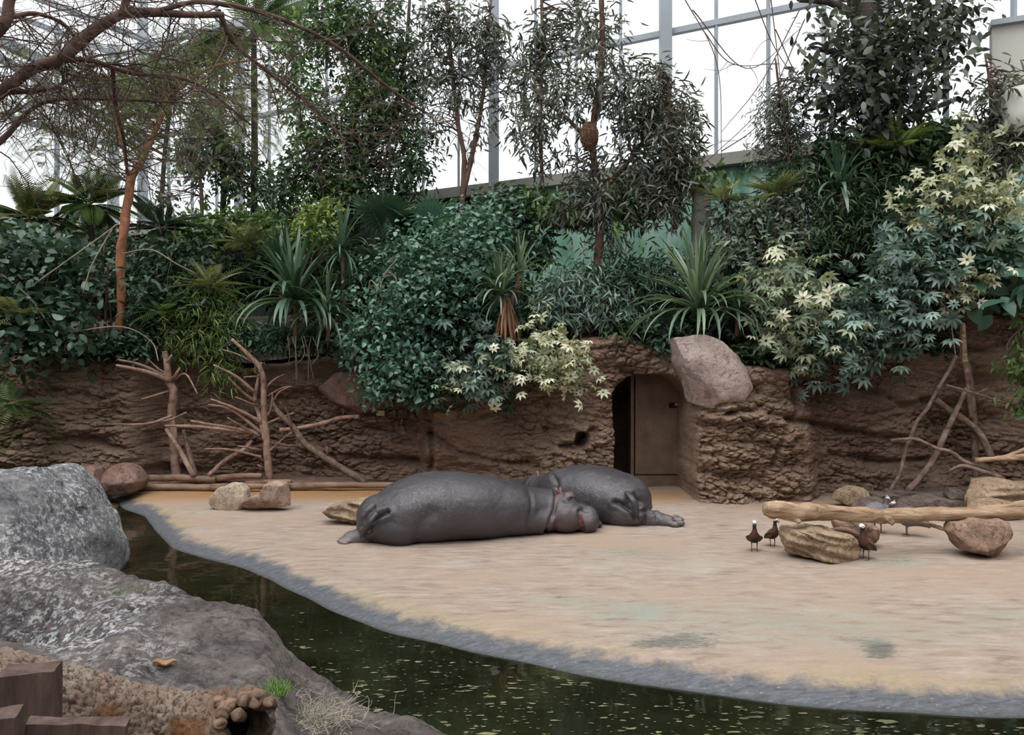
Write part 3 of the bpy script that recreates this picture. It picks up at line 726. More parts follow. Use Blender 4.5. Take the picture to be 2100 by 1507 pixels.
def finish_hippo(name, label, mb, root_loc, grooves, pinks, paws, scars, voxel=0.02):
    V, N, F = remesh_obj(mb, voxel, 10, name)
    V[:, 2] = np.maximum(V[:, 2], 0.0)
    sx = CX + FPX * V[:, 0] / V[:, 1]; sy = CY - FPX * (V[:, 2] - CH) / V[:, 1]; S = np.c_[sx, sy]
    view = -V + np.array([0, 0, CH]); facing = (N * view).sum(1) > -0.15 * np.linalg.norm(view, axis=1)
    for poly, w, depth in grooves:
        d = polyd(S, catmull(np.array(poly, dtype=float), 5))
        V -= N * (depth * np.exp(-(d / w) ** 2) * facing)[:, None]
        V += N * (0.35 * depth * np.exp(-((d - 2.4 * w) / (1.5 * w)) ** 2) * facing)[:, None]
    V += N * (0.006 * fbm(V * 3.0, 3) + 0.003 * fbm(V * 14, 2))[:, None]
    V[:, 2] = np.maximum(V[:, 2], 0.0)
    def mask(lst):
        m_ = np.zeros(len(V))
        for (x, y, rx, ry, s_) in lst: m_ = np.maximum(m_, s_ * np.exp(-((sx - x) / rx) ** 2 - ((sy - y) / ry) ** 2) * facing)
        return np.clip(m_ * (1 + 0.6 * fbm(V * 14, 2)), 0, 1)
    me = mesh_np(name, V - np.asarray(root_loc), F, True, {'pink': mask(pinks), 'paw': mask(paws), 'scar': mask(scars)})
    o = link(name, me, M['hippo']); o.location = root_loc
    return tag(o, label, 'hippopotamus', 'hippos sleeping on the beach')

def rings_from_px(lst, axA, axB, sink=0.0):
    out = []
    axA = np.array(axA); axB = np.array(axB); d = axB - axA; an = math.atan2(d[1], d[0])
    for (px, py, w, zb) in lst:
        # intersection of the column px with the axis
        k = (px - CX) / FPX; s_ = (k * axA[1] - axA[0]) / (d[0] - k * d[1])
        p_ = axA + d * s_; zt = CH - (py - CY) * p_[1] / FPX
        out.append((p_[0], p_[1], an, w, zb, zt))
    return out

# ---- hippo in front (rump left, head right)
mb = MB()
rg = rings_from_px([(733, 1078, 0.16, 0.18), (738, 1060, 0.30, 0.08), (752, 1040, 0.43, 0.02), (775, 1017, 0.53, -0.03), (810, 993, 0.64, -0.03), (850, 976, 0.70, -0.03), (890, 968, 0.73, -0.03),
                    (950, 969, 0.73, -0.03), (1000, 976, 0.68, -0.03), (1050, 989, 0.58, -0.03), (1085, 1000, 0.48, -0.03), (1125, 1003, 0.41, -0.03), (1142, 1005, 0.39, -0.03)],
                   (-1.95, 10.48), (0.95, 11.35))
V, F = ring_loft(rg); mb.add(V, F)
hd = rings_from_px([(1125, 1006, 0.34, -0.02), (1150, 1007, 0.37, -0.02), (1166, 1016, 0.36, -0.02), (1180, 1030, 0.31, -0.02), (1194, 1043, 0.27, -0.02), (1208, 1052, 0.31, -0.02), (1220, 1060, 0.30, 0.0), (1227, 1072, 0.20, 0.03)],
                   (-1.95, 10.48), (0.95, 11.35))
V, F = ring_loft(hd, 36, 2.2); mb.add(V, F)
for (px, py, Y, r) in ((825, 1078, 10.30, (0.50, 0.33, 0.28)), (778, 1058, 10.6, (0.30, 0.46, 0.30)), (1000, 1066, 10.66, (0.5, 0.28, 0.26)), (1085, 1062, 10.88, (0.4, 0.28, 0.23)),
                       (1160, 1058, 10.95, (0.26, 0.24, 0.24)), (1206, 1066, 11.0, (0.16, 0.25, 0.19)),
                       (1165, 1017, 11.0, (0.075, 0.08, 0.07)), (1168, 1016, 11.35, (0.075, 0.08, 0.07))):
    V, F = ell(P(px, py, Y), r); mb.add(V, F)
# hind foot
V, F = tube(catmull(np.array([P(775, 1100, 10.35), P(748, 1102, 10.32), P(722, 1106, 10.3), P(706, 1109, 10.28)]), 5), np.interp(np.linspace(0, 1, 16), [0, 0.5, 0.85, 1], [0.17, 0.125, 0.105, 0.085]), 16); mb.add(V, F)
for (px, py, Y, r) in ((703, 1107, 10.40, 0.05), (699, 1111, 10.30, 0.05), (701, 1113, 10.2, 0.048), (709, 1114, 10.14, 0.042)):
    V, F = ell(P(px, py, Y), (r * 1.3, r, r)); mb.add(V, F)
# fore foot on the far side tucked under
hippo1 = finish_hippo('hippopotamus', 'larger dark grey hippo lying in front with its rump to the left', mb, (-0.5, 10.7, 0.0),
    [([(795, 1050), (778, 1058), (760, 1072), (757, 1088)], 4.0, 0.06), ([(768, 1042), (752, 1058), (744, 1080)], 3.2, 0.05),
     ([(885, 1052), (862, 1080), (855, 1112)], 14, 0.03), ([(1082, 1000), (1090, 1030), (1086, 1060), (1080, 1085)], 4, 0.014),
     ([(1139, 1006), (1140, 1022), (1137, 1045), (1128, 1068), (1118, 1092)], 3.0, 0.035), ([(1187, 1050), (1190, 1066), (1196, 1086)], 3.0, 0.045),
     ([(1030, 1020), (1022, 1060), (1028, 1085)], 16, 0.018), ([(1172, 1026), (1160, 1028)], 3, 0.03), ([(1205, 1048), (1190, 1046)], 3, 0.02)],
    [(1143, 1020, 2.5, 14, 0.4), (1134, 1058, 3, 22, 0.3), (1173, 1015, 9, 7, 0.7), (1150, 1013, 6, 8, 0.6), (1192, 1070, 5, 16, 0.9), (1140, 1080, 20, 9, 0.35), (1160, 1060, 25, 20, 0.15)],
    [(706, 1108, 26, 14, 0.8), (1210, 1060, 12, 20, 0.25)], [(870, 1020, 95, 38, 1.0), (1000, 1000, 80, 25, 0.4), (790, 1030, 40, 25, 0.6)])
def hpart(name, mb, mat, root):
    return mb.build(name, mat, root)
for k, (px, py, Y, tip) in enumerate(((1144, 1011, 11.05, (-0.03, -0.02, 0.075)), (1150, 1010, 11.42, (-0.01, 0.04, 0.07)))):
    m = MB(); p0 = P(px, py, Y); pth = np.array([p0 - [0, 0, 0.03], p0 + [0, 0, 0.02], p0 + np.array(tip) * 0.7, p0 + np.array(tip)])
    V, F = tube(catmull(pth, 4), np.interp(np.linspace(0, 1, 13), [0, 0.4, 0.8, 1], [0.028, 0.045, 0.035, 0.012]), 12, True, np.full(13, 0.5)); m.add(V, F)
    tag(hpart('ear', m, M['hippo_pink'], hippo1), 'small round pinkish ear')
m = MB(); V, F = ell(P(1171, 1019, 10.925), (0.022, 0.018, 0.015), 12, 8); m.add(V, F); hpart('eye', m, M['eye'], hippo1)
m = MB(); V, F = tube(catmull(np.array([P(772, 1052, 10.02), P(760, 1068, 9.98), P(750, 1082, 10.02), P(743, 1093, 10.08), P(739, 1104, 10.12)]), 5),
                      np.interp(np.linspace(0, 1, 21), [0, 0.5, 0.8, 1], [0.05, 0.045, 0.035, 0.012]), 12, True, np.full(21, 0.7)); m.add(V, F); hpart('tail', m, M['hippo'], hippo1)

# ---- hippo behind (rump right, head away left)
mb = MB()
axA, axB = (1.70, 11.62), (0.28, 13.25)
def rr(lst):
    out = []; A_ = np.array(axA); d = np.array(axB) - A_; an = math.atan2(d[1], d[0])
    for (s_, w, zb, zt) in lst:
        p_ = A_ + d * s_; out.append((p_[0], p_[1], an, w, zb, zt))
    return out
V, F = ring_loft(rr([(-0.13, 0.16, 0.2, 0.42), (-0.10, 0.34, 0.08, 0.54), (-0.03, 0.47, 0.0, 0.64), (0.08, 0.56, -0.03, 0.71), (0.22, 0.60, -0.03, 0.76), (0.38, 0.60, -0.03, 0.77), (0.52, 0.56, -0.03, 0.74), (0.66, 0.46, -0.03, 0.64), (0.78, 0.38, -0.03, 0.54), (0.85, 0.34, -0.02, 0.52)]), 40, 2.3); mb.add(V, F)
V, F = ring_loft(rr([(0.78, 0.30, -0.02, 0.50), (0.88, 0.33, -0.02, 0.54), (0.98, 0.27, -0.02, 0.45), (1.08, 0.27, -0.02, 0.38), (1.17, 0.30, -0.02, 0.36), (1.22, 0.18, 0.04, 0.28)]), 32, 2.2); mb.add(V, F)
for (px, py, Y, r) in ((1280, 1050, 11.5, (0.32, 0.32, 0.25)), (1270, 1018, 11.75, (0.36, 0.42, 0.24)), (1205, 1050, 11.75, (0.3, 0.35, 0.28)), (1120, 986, 13.0, (0.12, 0.12, 0.10))):
    V, F = ell(P(px, py, Y), r); mb.add(V, F)
V, F = tube(catmull(np.array([P(1300, 1062, 11.5), P(1332, 1066, 11.45), P(1358, 1069, 11.4), P(1380, 1070, 11.36)]), 5), np.interp(np.linspace(0, 1, 16), [0, 0.45, 0.85, 1], [0.2, 0.135, 0.105, 0.085]), 16); mb.add(V, F)
for (px, py, Y, r) in ((1386, 1062, 11.52, 0.055), (1393, 1066, 11.42, 0.055), (1394, 1073, 11.30, 0.055), (1384, 1076, 11.22, 0.052)):
    V, F = ell(P(px, py, Y), (r * 1.45, r, r * 0.9)); mb.add(V, F)
hippo2 = finish_hippo('hippopotamus', 'smaller grey hippo lying behind with one hind foot stretched right', mb, (1.1, 12.3, 0.0),
    [([(1262, 1030), (1278, 1036), (1295, 1048), (1303, 1062)], 4.0, 0.055), ([(1300, 1016), (1310, 1030), (1308, 1046)], 4.0, 0.045), ([(1308, 1050), (1325, 1047), (1338, 1050)], 3.5, 0.04),
     ([(1346, 1056), (1350, 1078)], 3, 0.02), ([(1322, 1062), (1318, 1080)], 4, 0.025), ([(1135, 976), (1142, 990), (1140, 1000)], 4, 0.03)],
    [(1290, 1012, 6, 6, 0.35)], [(1386, 1068, 24, 14, 0.6), (1350, 1066, 25, 12, 0.25)], [(1220, 1010, 60, 30, 1.0), (1260, 1000, 60, 20, 0.6)])
for (px, py, Y, tip) in ((1104, 978, 12.72, (-0.02, 0, 0.10)), (1092, 984, 13.1, (-0.05, 0.0, 0.06))):
    m = MB(); p0 = P(px, py, Y); pth = np.array([p0 - [0, 0, 0.04], p0 + [0, 0, 0.01], p0 + np.array(tip) * 0.7, p0 + np.array(tip)])
    V, F = tube(catmull(pth, 4), np.interp(np.linspace(0, 1, 13), [0, 0.4, 0.8, 1], [0.03, 0.05, 0.035, 0.012]), 12, True, np.full(13, 0.5)); m.add(V, F)
    tag(hpart('ear', m, M['hippo_pink'], hippo2), 'small round pinkish ear')
m = MB(); V, F = tube(catmull(np.array([P(1286, 1010, 11.30), P(1296, 1022, 11.14), P(1303, 1036, 11.12), P(1306, 1050, 11.15), P(1308, 1060, 11.2)]), 5),
                      np.interp(np.linspace(0, 1, 21), [0, 0.5, 0.8, 1], [0.045, 0.055, 0.04, 0.018]), 12, True, np.full(21, 0.7)); m.add(V, F); hpart('tail', m, M['hippo'], hippo2)

# ---- birds
def vcmat(name, rough=0.6, spots=None):
    t = NT(name); nd = t.n('ShaderNodeAttribute'); nd.attribute_name = 'Col'; c = nd.outputs['Color']
    if spots:
        f = t.voro(spots); c = t.mix(t.math('MULTIPLY', t.ss(f, 0.28, 0.18), 0.7), c, (0.5, 0.5, 0.52))
    return t.fin(c, rough, t.bump(t.noise(60, 4), 0.4, 0.006), 0.25)
M['duck'] = vcmat('duck_plumage'); M['guinea'] = vcmat('guineafowl_plumage', 0.6, 60.0)
M['birdleg'] = simple('bird_leg', (0.13, 0.12, 0.13), 0.6, 0.2, 30)
M['birdleg_brown'] = simple('guineafowl_leg', (0.20, 0.13, 0.08), 0.6, 0.2, 30)
M['beak'] = simple('dark_beak', (0.04, 0.045, 0.055), 0.4, 0.2, 30)
def bird_body(name, path, rad, flat, cols, mat, sides=20):
    """path (n,2) x,z in local space; cols: fn(x,y,z,tau)->rgb array"""
    p3 = np.c_[path[:, 0], np.zeros(len(path)), path[:, 1]]
    q = catmull(np.c_[p3, rad, flat], 5); tau = np.repeat(np.linspace(0, 1, len(q)), sides); tau = np.r_[tau, 0, 1]
    V, F = tube(q[:, :3], np.maximum(q[:, 3], 0.002), sides, True, q[:, 4])
    V += 0.0025 * fbm(V * 40, 2)[:, None]
    me = mesh_np(name, V, F)
    ca = me.color_attributes.new('Col', 'FLOAT_COLOR', 'POINT'); c = cols(V, tau)
    ca.data.foreach_set('color', np.c_[c, np.ones(len(c))].astype(np.float32).ravel()); me.materials.append(mat)
    return me
def duck_cols(V, tau):
    c = np.tile([0.10, 0.065, 0.04], (len(V), 1)); x, y, z_ = V.T
    chest = (z_ > 0.165) & (x > 0.01); c[chest] = (0.065, 0.028, 0.019)
    bel = (z_ < 0.165) & (x > -0.03) & (np.abs(y) < 0.05); c[bel] = (0.025, 0.015, 0.012)
    c[(x < -0.09)] = (0.03, 0.025, 0.022)
    neck = tau > 0.66; c[neck] = (0.02, 0.016, 0.015)
    face = (tau > 0.78) & (x > 0.035) & (z_ > 0.335); c[face] = (0.72, 0.72, 0.72)
    return c
duck_path = np.array([(-0.15, 0.085), (-0.11, 0.115), (-0.06, 0.145), (-0.01, 0.17), (0.03, 0.20), (0.045, 0.235), (0.045, 0.275), (0.045, 0.315), (0.05, 0.345), (0.06, 0.365), (0.075, 0.368), (0.092, 0.36)])
duck_rad = np.array([0.006, 0.028, 0.055, 0.068, 0.062, 0.042, 0.027, 0.022, 0.026, 0.029, 0.024, 0.010])
duck_me = bird_body('duck', duck_path, duck_rad, np.full(12, 0.95), duck_cols, M['duck'])
def leg_mesh(h, x, y, r, toes=0.05, web=True):
    m0 = MB(); V, F = tube(np.array([(x - 0.01, y, h), (x + 0.004, y, h * 0.5), (x, y, 0.006)]), np.array([r * 1.7, r, r * 0.9]), 8); m0.add(V, F); m = MB()
    if web:
        m.add(np.array([(x - 0.012, y, 0.010), (x + toes, y - 0.026, 0.003), (x + toes * 1.15, y, 0.004), (x + toes, y + 0.026, 0.003), (x - 0.012, y, 0.0), (x + toes, y - 0.026, 0.0), (x + toes * 1.15, y, 0.0), (x + toes, y + 0.026, 0.0)]),
              [[[0, 1, 2, 3], [4, 7, 6, 5], [0, 4, 5, 1], [1, 5, 6, 2], [2, 6, 7, 3], [3, 7, 4, 0]]])
    else:
        for an in (-0.45, 0, 0.45, math.pi):
            ln = toes * (0.5 if an == math.pi else 1)
            V, F = tube(np.array([(x, y, 0.008), (x + ln * math.cos(an), y + ln * math.sin(an), 0.004)]), np.array([r, r * 0.6]), 6); m.add(V, F)
    return m0.mesh('leg'), m.mesh('foot')
dleg = [leg_mesh(0.125, -0.01, s_ * 0.032, 0.0055) for s_ in (-1, 1)]
m = MB(); V, F = tube(catmull(np.array([(0.083, 0, 0.357), (0.105, 0, 0.350), (0.125, 0, 0.343), (0.130, 0, 0.341)]), 4), np.interp(np.linspace(0, 1, 13), [0, 0.6, 1], [0.014, 0.013, 0.006]), 10, True, np.full(13, 0.6)); m.add(V, F); dbeak = m.mesh('beak')
deye = []; dwing = []
for s_ in (-1, 1):
    m = MB(); V, F = ell((0.066, s_ * 0.026, 0.366), (0.005, 0.004, 0.005), 8, 6); m.add(V, F); deye.append(m.mesh('eye')); m = MB()
    V, F = tube(catmull(np.array([(0.03, s_ * 0.060, 0.205), (-0.02, s_ * 0.070, 0.175), (-0.08, s_ * 0.052, 0.125), (-0.15, s_ * 0.018, 0.08)]), 4), np.interp(np.linspace(0, 1, 13), [0, 0.3, 0.7, 1], [0.012, 0.034, 0.026, 0.004]), 10, True, np.full(13, 0.35)); m.add(V, F); dwing.append(m.mesh('wing'))
M['duckwing'] = simple('duck_wing_feathers', (0.10, 0.068, 0.042), 0.7, 0.45, 40, 0.4)
def duck(px, py, face, label, sc=1.0, z=0.0):
    g = G(px, py, z); r = empty('whistling_duck', g); r.rotation_euler = (0, 0, face); r.scale = (sc,) * 3
    tag(r, label, 'duck', 'ducks on the beach')
    link('body', duck_me, None, r); link('beak', dbeak, M['beak'], r)
    for w_, e_ in zip(dwing, deye): link('wing', w_, M['duckwing'], r); link('eye', e_, M['eye'], r)
    for l_, f_ in dleg: link('foot', f_, M['birdleg'], link('leg', l_, M['birdleg'], r))
    return r
duck(1547, 1131, R(-105), 'white-faced brown duck standing leftmost, facing the camera', 1.02)
duck(1585, 1122, R(-75), 'white-faced brown duck just left of the flat tan slab', 1.0)
duck(1775, 1148, R(-150), 'white-faced dark duck standing behind the right end of the tan slab', 1.12)

def gu_cols(V, tau):
    c = np.tile([0.12, 0.12, 0.13], (len(V), 1)); x, y, z_ = V.T
    c[tau > 0.62] = (0.09, 0.09, 0.11); c[(tau > 0.80)] = (0.55, 0.55, 0.58); c[(tau > 0.80) & (z_ < 0.395)] = (0.25, 0.32, 0.45)
    return c
gp = np.array([(-0.27, 0.12), (-0.23, 0.16), (-0.16, 0.21), (-0.07, 0.245), (0.02, 0.25), (0.09, 0.26), (0.125, 0.30), (0.135, 0.345), (0.14, 0.385), (0.15, 0.41), (0.17, 0.412), (0.187, 0.405)])
gr = np.array([0.01, 0.045, 0.09, 0.125, 0.125, 0.085, 0.045, 0.026, 0.022, 0.026, 0.022, 0.010])
gu_me = bird_body('guineafowl', gp, gr, np.full(12, 1.0), gu_cols, M['guinea'], 24)
gleg = [leg_mesh(0.16, 0.0, s_ * 0.05, 0.009, 0.06, False) for s_ in (-1, 1)]
m = MB(); V, F = tube(np.array([(0.155, 0, 0.425), (0.148, 0, 0.447), (0.14, 0, 0.455)]), np.array([0.014, 0.009, 0.003]), 8); m.add(V, F); gcasq = m.mesh('casque')
m = MB(); V, F = tube(np.array([(0.183, 0, 0.406), (0.20, 0, 0.400), (0.212, 0, 0.392)]), np.array([0.010, 0.008, 0.003]), 8); m.add(V, F); gbeak = m.mesh('beak')
gwat = []
for s_ in (-1, 1):
    m = MB(); V, F = ell((0.178, s_ * 0.014, 0.388), (0.009, 0.005, 0.014), 10, 6); m.add(V, F); gwat.append(m.mesh('wattle'))
m = MB(); M['wattle'] = simple('red_wattle', (0.35, 0.08, 0.06), 0.5, 0.2, 20); M['casque'] = simple('horn_casque', (0.40, 0.32, 0.22), 0.5, 0.2, 20)
def guinea(px, py, face, label, sc=1.0):
    g = G(px, py); r = empty('guineafowl', g); r.rotation_euler = (0, 0, face); r.scale = (sc,) * 3
    tag(r, label, 'guineafowl', 'guineafowl behind the pale log')
    link('body', gu_me, None, r); link('casque', gcasq, M['casque'], r); link('beak', gbeak, M['casque'], r); [link('wattle', g_, M['wattle'], r) for g_ in gwat]
    for l_, f_ in gleg: link('foot', f_, M['birdleg_brown'], link('leg', l_, M['birdleg_brown'], r))
guinea(1800, 1091, R(20), 'grey guineafowl behind the pale log, on the left of the two', 1.12)
guinea(1860, 1098, R(158), 'grey spotted guineafowl with its tail to the right behind the pale log', 1.05)
# ================================================================== ROCKS
def icodirs(sub):
    bm = bmesh.new(); bmesh.ops.create_icosphere(bm, subdivisions=sub, radius=1.0)
    V = np.array([v.co[:] for v in bm.verts]); F = np.array([[v.index for v in f.verts] for f in bm.faces]); bm.free()
    return V, F
ICO = {k: icodirs(k) for k in (4, 5, 6)}
def rock(name, label, outline, Y, depth, mat, seed=1, cat='rock', group=None, sub=5, k=0.62, planes=16, rough=0.03, kind=None, layers=0.0, parent=None):
    """outline: px polygon seen from the front, placed at distance Y (middle), depth in metres"""
    rs = np.random.RandomState(seed)
    pts = np.array([[P(x, y, Y)[0], P(x, y, Y)[2]] for x, y in outline]); c = pts.mean(0); rel = pts - c
    th = np.arctan2(rel[:, 1], rel[:, 0]); dirs, F = ICO[sub]
    T = np.arctan2(dirs[:, 2], dirs[:, 0])
    # radius of polygon along angle
    r = np.zeros(len(T)); n = len(rel)
    for i in range(n):
        a = rel[i]; b = rel[(i + 1) % n]; e = b - a
        d = np.c_[np.cos(T), np.sin(T)]; den = d[:, 0] * e[1] - d[:, 1] * e[0]
        den = np.where(np.abs(den) < 1e-9, 1e-9, den)
        t_ = (a[0] * e[1] - a[1] * e[0]) / den; u = (a[0] * d[:, 1] - a[1] * d[:, 0]) / den
        ok = (t_ > 0) & (u >= -1e-6) & (u <= 1 + 1e-6); r = np.where(ok, np.maximum(r, t_), r)
    r = np.where(r <= 0, np.median(r[r > 0]), r)
    cc = np.hypot(dirs[:, 0], dirs[:, 2]) ** k
    V = np.c_[r * np.cos(T) * cc, depth / 2 * np.sign(dirs[:, 1]) * np.abs(dirs[:, 1]) ** k, r * np.sin(T) * cc]
    ext = np.array([np.ptp(V[:, 0]) / 2, depth / 2, np.ptp(V[:, 2]) / 2])
    for _ in range(planes):
        nrm = rs.normal(size=3) * np.array([0.42, 1.2, 0.5]); nrm /= np.linalg.norm(nrm)
        sup = (V @ nrm).max(); h = sup * rs.uniform(0.74, 0.93)
        V = V - np.maximum(0, V @ nrm - h)[:, None] * nrm * 0.9
    sc = ext.mean(); nz = fbm(V / sc * 1.6 + seed * 5.7, 4); wd = V / (np.linalg.norm(V, axis=1)[:, None] + 1e-9)
    V = V + wd * (rough * sc * 2 * nz)[:, None]
    if layers:
        lz = V[:, 2] + 0.25 * V[:, 0] * rs.uniform(-1, 1)
        V[:, 1] += layers * sc * np.sign(V[:, 1]) * perlin(np.c_[V[:, 0] / sc * 0.8, lz * 0, lz / sc * 6 + seed]); 
    Vw = V + np.array([c[0], Y, c[1]])
    base = np.array([c[0], Y, Vw[:, 2].min()])
    me = mesh_np(name, Vw - base, [F], True, {'white': np.zeros(len(V))})
    o = link(name, me, mat, parent); o.location = base
    if kind: tag(o, label, kind=kind)
    else: tag(o, label, cat, group)
    return o

g1 = 'loose rocks on the concrete beach'
rock('boulder', 'pale round-topped rock on the beach, left of its pinkish neighbour', [(427, 1040), (436, 1018), (450, 1000), (470, 991), (495, 990), (508, 1003), (511, 1030), (508, 1044), (470, 1047)], 12.75, 0.55, M['rock_pale'], 3, group=g1)
rock('boulder', 'pinkish wedge rock with a high right end, beside the pale rock', [(496, 1034), (510, 1020), (535, 1012), (548, 990), (570, 984), (588, 990), (595, 1015), (595, 1036), (560, 1041), (505, 1043)], 12.6, 0.5, M['rock_pink'], 5, group=g1)
rock('flat_rock', 'flat layered brown rock sticking out behind the front hippo rump', [(660, 1050), (680, 1035), (720, 1026), (770, 1018), (800, 1020), (800, 1058), (760, 1066), (720, 1068), (690, 1060)], 11.6, 0.7, M['rock_tan'], 8, group=g1, layers=0.25, rough=0.06)
rock('stone_slab', 'large flat tan slab lying on the beach among the ducks', [(1600, 1078), (1603, 1068), (1615, 1085), (1660, 1078), (1700, 1083), (1745, 1098), (1779, 1120), (1778, 1132), (1760, 1150), (1742, 1156), (1700, 1146), (1640, 1138), (1610, 1132)], 9.45, 0.8, M['rock_tan'], 11, group=g1, sub=6, layers=0.16, rough=0.05)
rock('brown_rock', 'brown rock under the middle of the pale log', [(1700, 1085), (1712, 1066), (1750, 1062), (1790, 1068), (1802, 1085), (1800, 1110), (1770, 1118), (1725, 1116)], 10.1, 0.45, M['rock_brown'], 13, group=g1, rough=0.06)
rock('stone_block', 'wedge-shaped reddish stone block propping up the right end of the log', [(1946, 1090), (1955, 1072), (1990, 1064), (2050, 1064), (2070, 1075), (2062, 1100), (2050, 1130), (2038, 1145), (2000, 1132), (1962, 1125)], 9.55, 0.6, M['rock_brown'], 17, group=g1, sub=6, rough=0.04)
g2 = 'rock rubble at the foot of the right cliff'
rock('boulder', 'light brown boulder at the left end of the rubble pile', [(1711, 1025), (1722, 1006), (1745, 996), (1770, 1000), (1779, 1018), (1770, 1033), (1735, 1036)], 12.9, 0.6, M['rock_tan'], 19, group=g2)
rock('stone_slab', 'dark tilted slab lying right beside the light brown boulder', [(1748, 1040), (1770, 1022), (1800, 1019), (1810, 1030), (1800, 1044)], 12.6, 0.5, M['rock_dark'], 21, group=g2)
rock('stone_slab', 'dark slab behind the guineafowl heads at the foot of the cliff', [(1780, 1025), (1784, 1008), (1830, 1012), (1850, 1020), (1870, 1030), (1850, 1040), (1800, 1038)], 13.0, 0.6, M['rock_dark'], 23, group=g2)
rock('stone_slab', 'thin flat dark slab under the feet of the leaning poles', [(1810, 1012), (1815, 1004), (1870, 1006), (1900, 1010), (1890, 1018), (1840, 1018)], 13.3, 0.7, M['rock_dark'], 25, group=g2)
rock('stone_slab', 'wide dark slab in the middle of the rubble pile', [(1830, 1045), (1860, 1022), (1910, 1014), (1950, 1025), (1968, 1040), (1950, 1048), (1880, 1050)], 12.5, 0.7, M['rock_dark'], 27, group=g2)
rock('boulder', 'small angular dark rock left of the large tan boulder', [(1936, 1018), (1946, 1000), (1965, 1003), (1982, 1014), (1970, 1026), (1950, 1028)], 12.9, 0.4, M['rock_dark'], 29, group=g2)
rock('boulder', 'tiny dark stone behind the light brown boulder', [(1768, 1010), (1772, 992), (1786, 992), (1790, 1006), (1784, 1020)], 13.3, 0.3, M['rock_dark'], 31, group=g2)
rock('boulder', 'large layered tan boulder at the right edge beneath the branches', [(1955, 1040), (1975, 1010), (2010, 985), (2050, 982), (2090, 992), (2140, 990), (2190, 1010), (2190, 1045), (2050, 1050)], 12.6, 1.2, M['rock_tan'], 33, group=g2, sub=6, layers=0.10, rough=0.05)
rock('boulder', 'rounded tan rock lying in front of the large layered boulder', [(1985, 1045), (2000, 1028), (2040, 1022), (2080, 1030), (2110, 1042), (2090, 1056), (2020, 1056)], 11.9, 0.6, M['rock_tan'], 35, group=g2, layers=0.06)
rock('rubble_mound', 'low dark earth mound under the rubble pile', [(1690, 1036), (1740, 1022), (1850, 1012), (2000, 1005), (2150, 1000), (2260, 1020), (2260, 1050), (1720, 1046)], 13.4, 1.6, M['rock_dark'], 37, kind='structure', sub=5)
for k_, (lab, ol) in enumerate((('reddish boulder with a cracked face at the pond corner, left one', [(135, 1012), (140, 985), (155, 962), (180, 955), (205, 960), (215, 985), (212, 1012), (170, 1020)]),
               ('reddish boulder at the pond corner beside the log ends, right one', [(205, 1010), (215, 975), (240, 952), (262, 953), (285, 965), (295, 985), (285, 1005), (240, 1014)]))):
    rock('boulder', lab, ol, 13.95 + 0.1 * k_, 1.0, M['rock_red'], 41 + k_, group='boulders at the pond corner')
# slabs set in the cliff
rock('stone_slab', 'flat reddish stone slab set high in the cliff left of the shrubs', [(650, 800), (690, 765), (740, 760), (795, 775), (812, 832), (770, 840), (735, 846), (690, 835), (672, 812)], 15.85, 0.8, M['rock_red'], 45, group='stones set in the cliff', k=0.4, rough=0.02)
rock('boulder', 'big smooth mauve boulder leaning beside the top of the doorway', [(1376, 690), (1385, 677), (1420, 680), (1470, 700), (1500, 725), (1522, 760), (1532, 795), (1515, 825), (1450, 832), (1415, 825), (1402, 780), (1385, 740)], 13.6, 1.15, M['rock_mauve'], 49, group='stones set in the cliff', sub=6, k=0.42, rough=0.03, planes=14)
# foreground white-spattered boulder and half-submerged rock
o = rock('boulder', 'big grey boulder spattered white with droppings at the left edge', [(-150, 1010), (-60, 975), (0, 974), (40, 962), (75, 962), (105, 985), (130, 1015), (150, 1060), (178, 1095), (200, 1150), (212, 1190), (150, 1240), (-150, 1240)], 8.7, 2.4, M['boulder'], 53, group='foreground boulders', sub=6, k=0.75, planes=5, rough=0.05)
o = rock('rock', 'small dark rounded rock breaking the water beside the white-spattered boulder', [(186, 1135), (192, 1112), (205, 1104), (222, 1108), (230, 1125), (232, 1140), (210, 1150)], 9.9, 0.4, M['rock_dark'], 57, group='foreground boulders')

# ================================================================== WOOD
def branch(m, pts, seed=0, sides=10, n=5, rough=0.10, jx=0.0):
    """pts: (px,py,Y,rpx)"""
    a = np.array([P(x, y, Y) for x, y, Y, r in pts]); rr_ = np.array([r * Y / FPX for x, y, Y, r in pts])
    V, F = wood(a, rr_, sides, n, rough, seed); m.add(V, F, (seed * 0.37) % 1)
def branch_obj(name, pts, mat, parent=None, seed=0, label=None, cat=None, group=None, sides=12, rough=0.10):
    m = MB(); branch(m, pts, seed, sides, 6, rough)
    if parent is None:
        base = P(*pts[0][:3]); e = m.mesh(name, base); o = link(name, e, mat); o.location = base
        tag(o, label, cat, group); return o
    return m.build(name, mat, parent)
def zz3(x, y): return (x * 0.4095, 640 + y * 0.4095)
def bz(pts, Y0, Y1, r0, r1, conv):
    n = len(pts); out = []
    for i, (x, y) in enumerate(pts):
        t_ = i / (n - 1); u, v_ = conv(x, y); out.append((u, v_, Y0 + (Y1 - Y0) * t_, r0 + (r1 - r0) * t_))
    return out
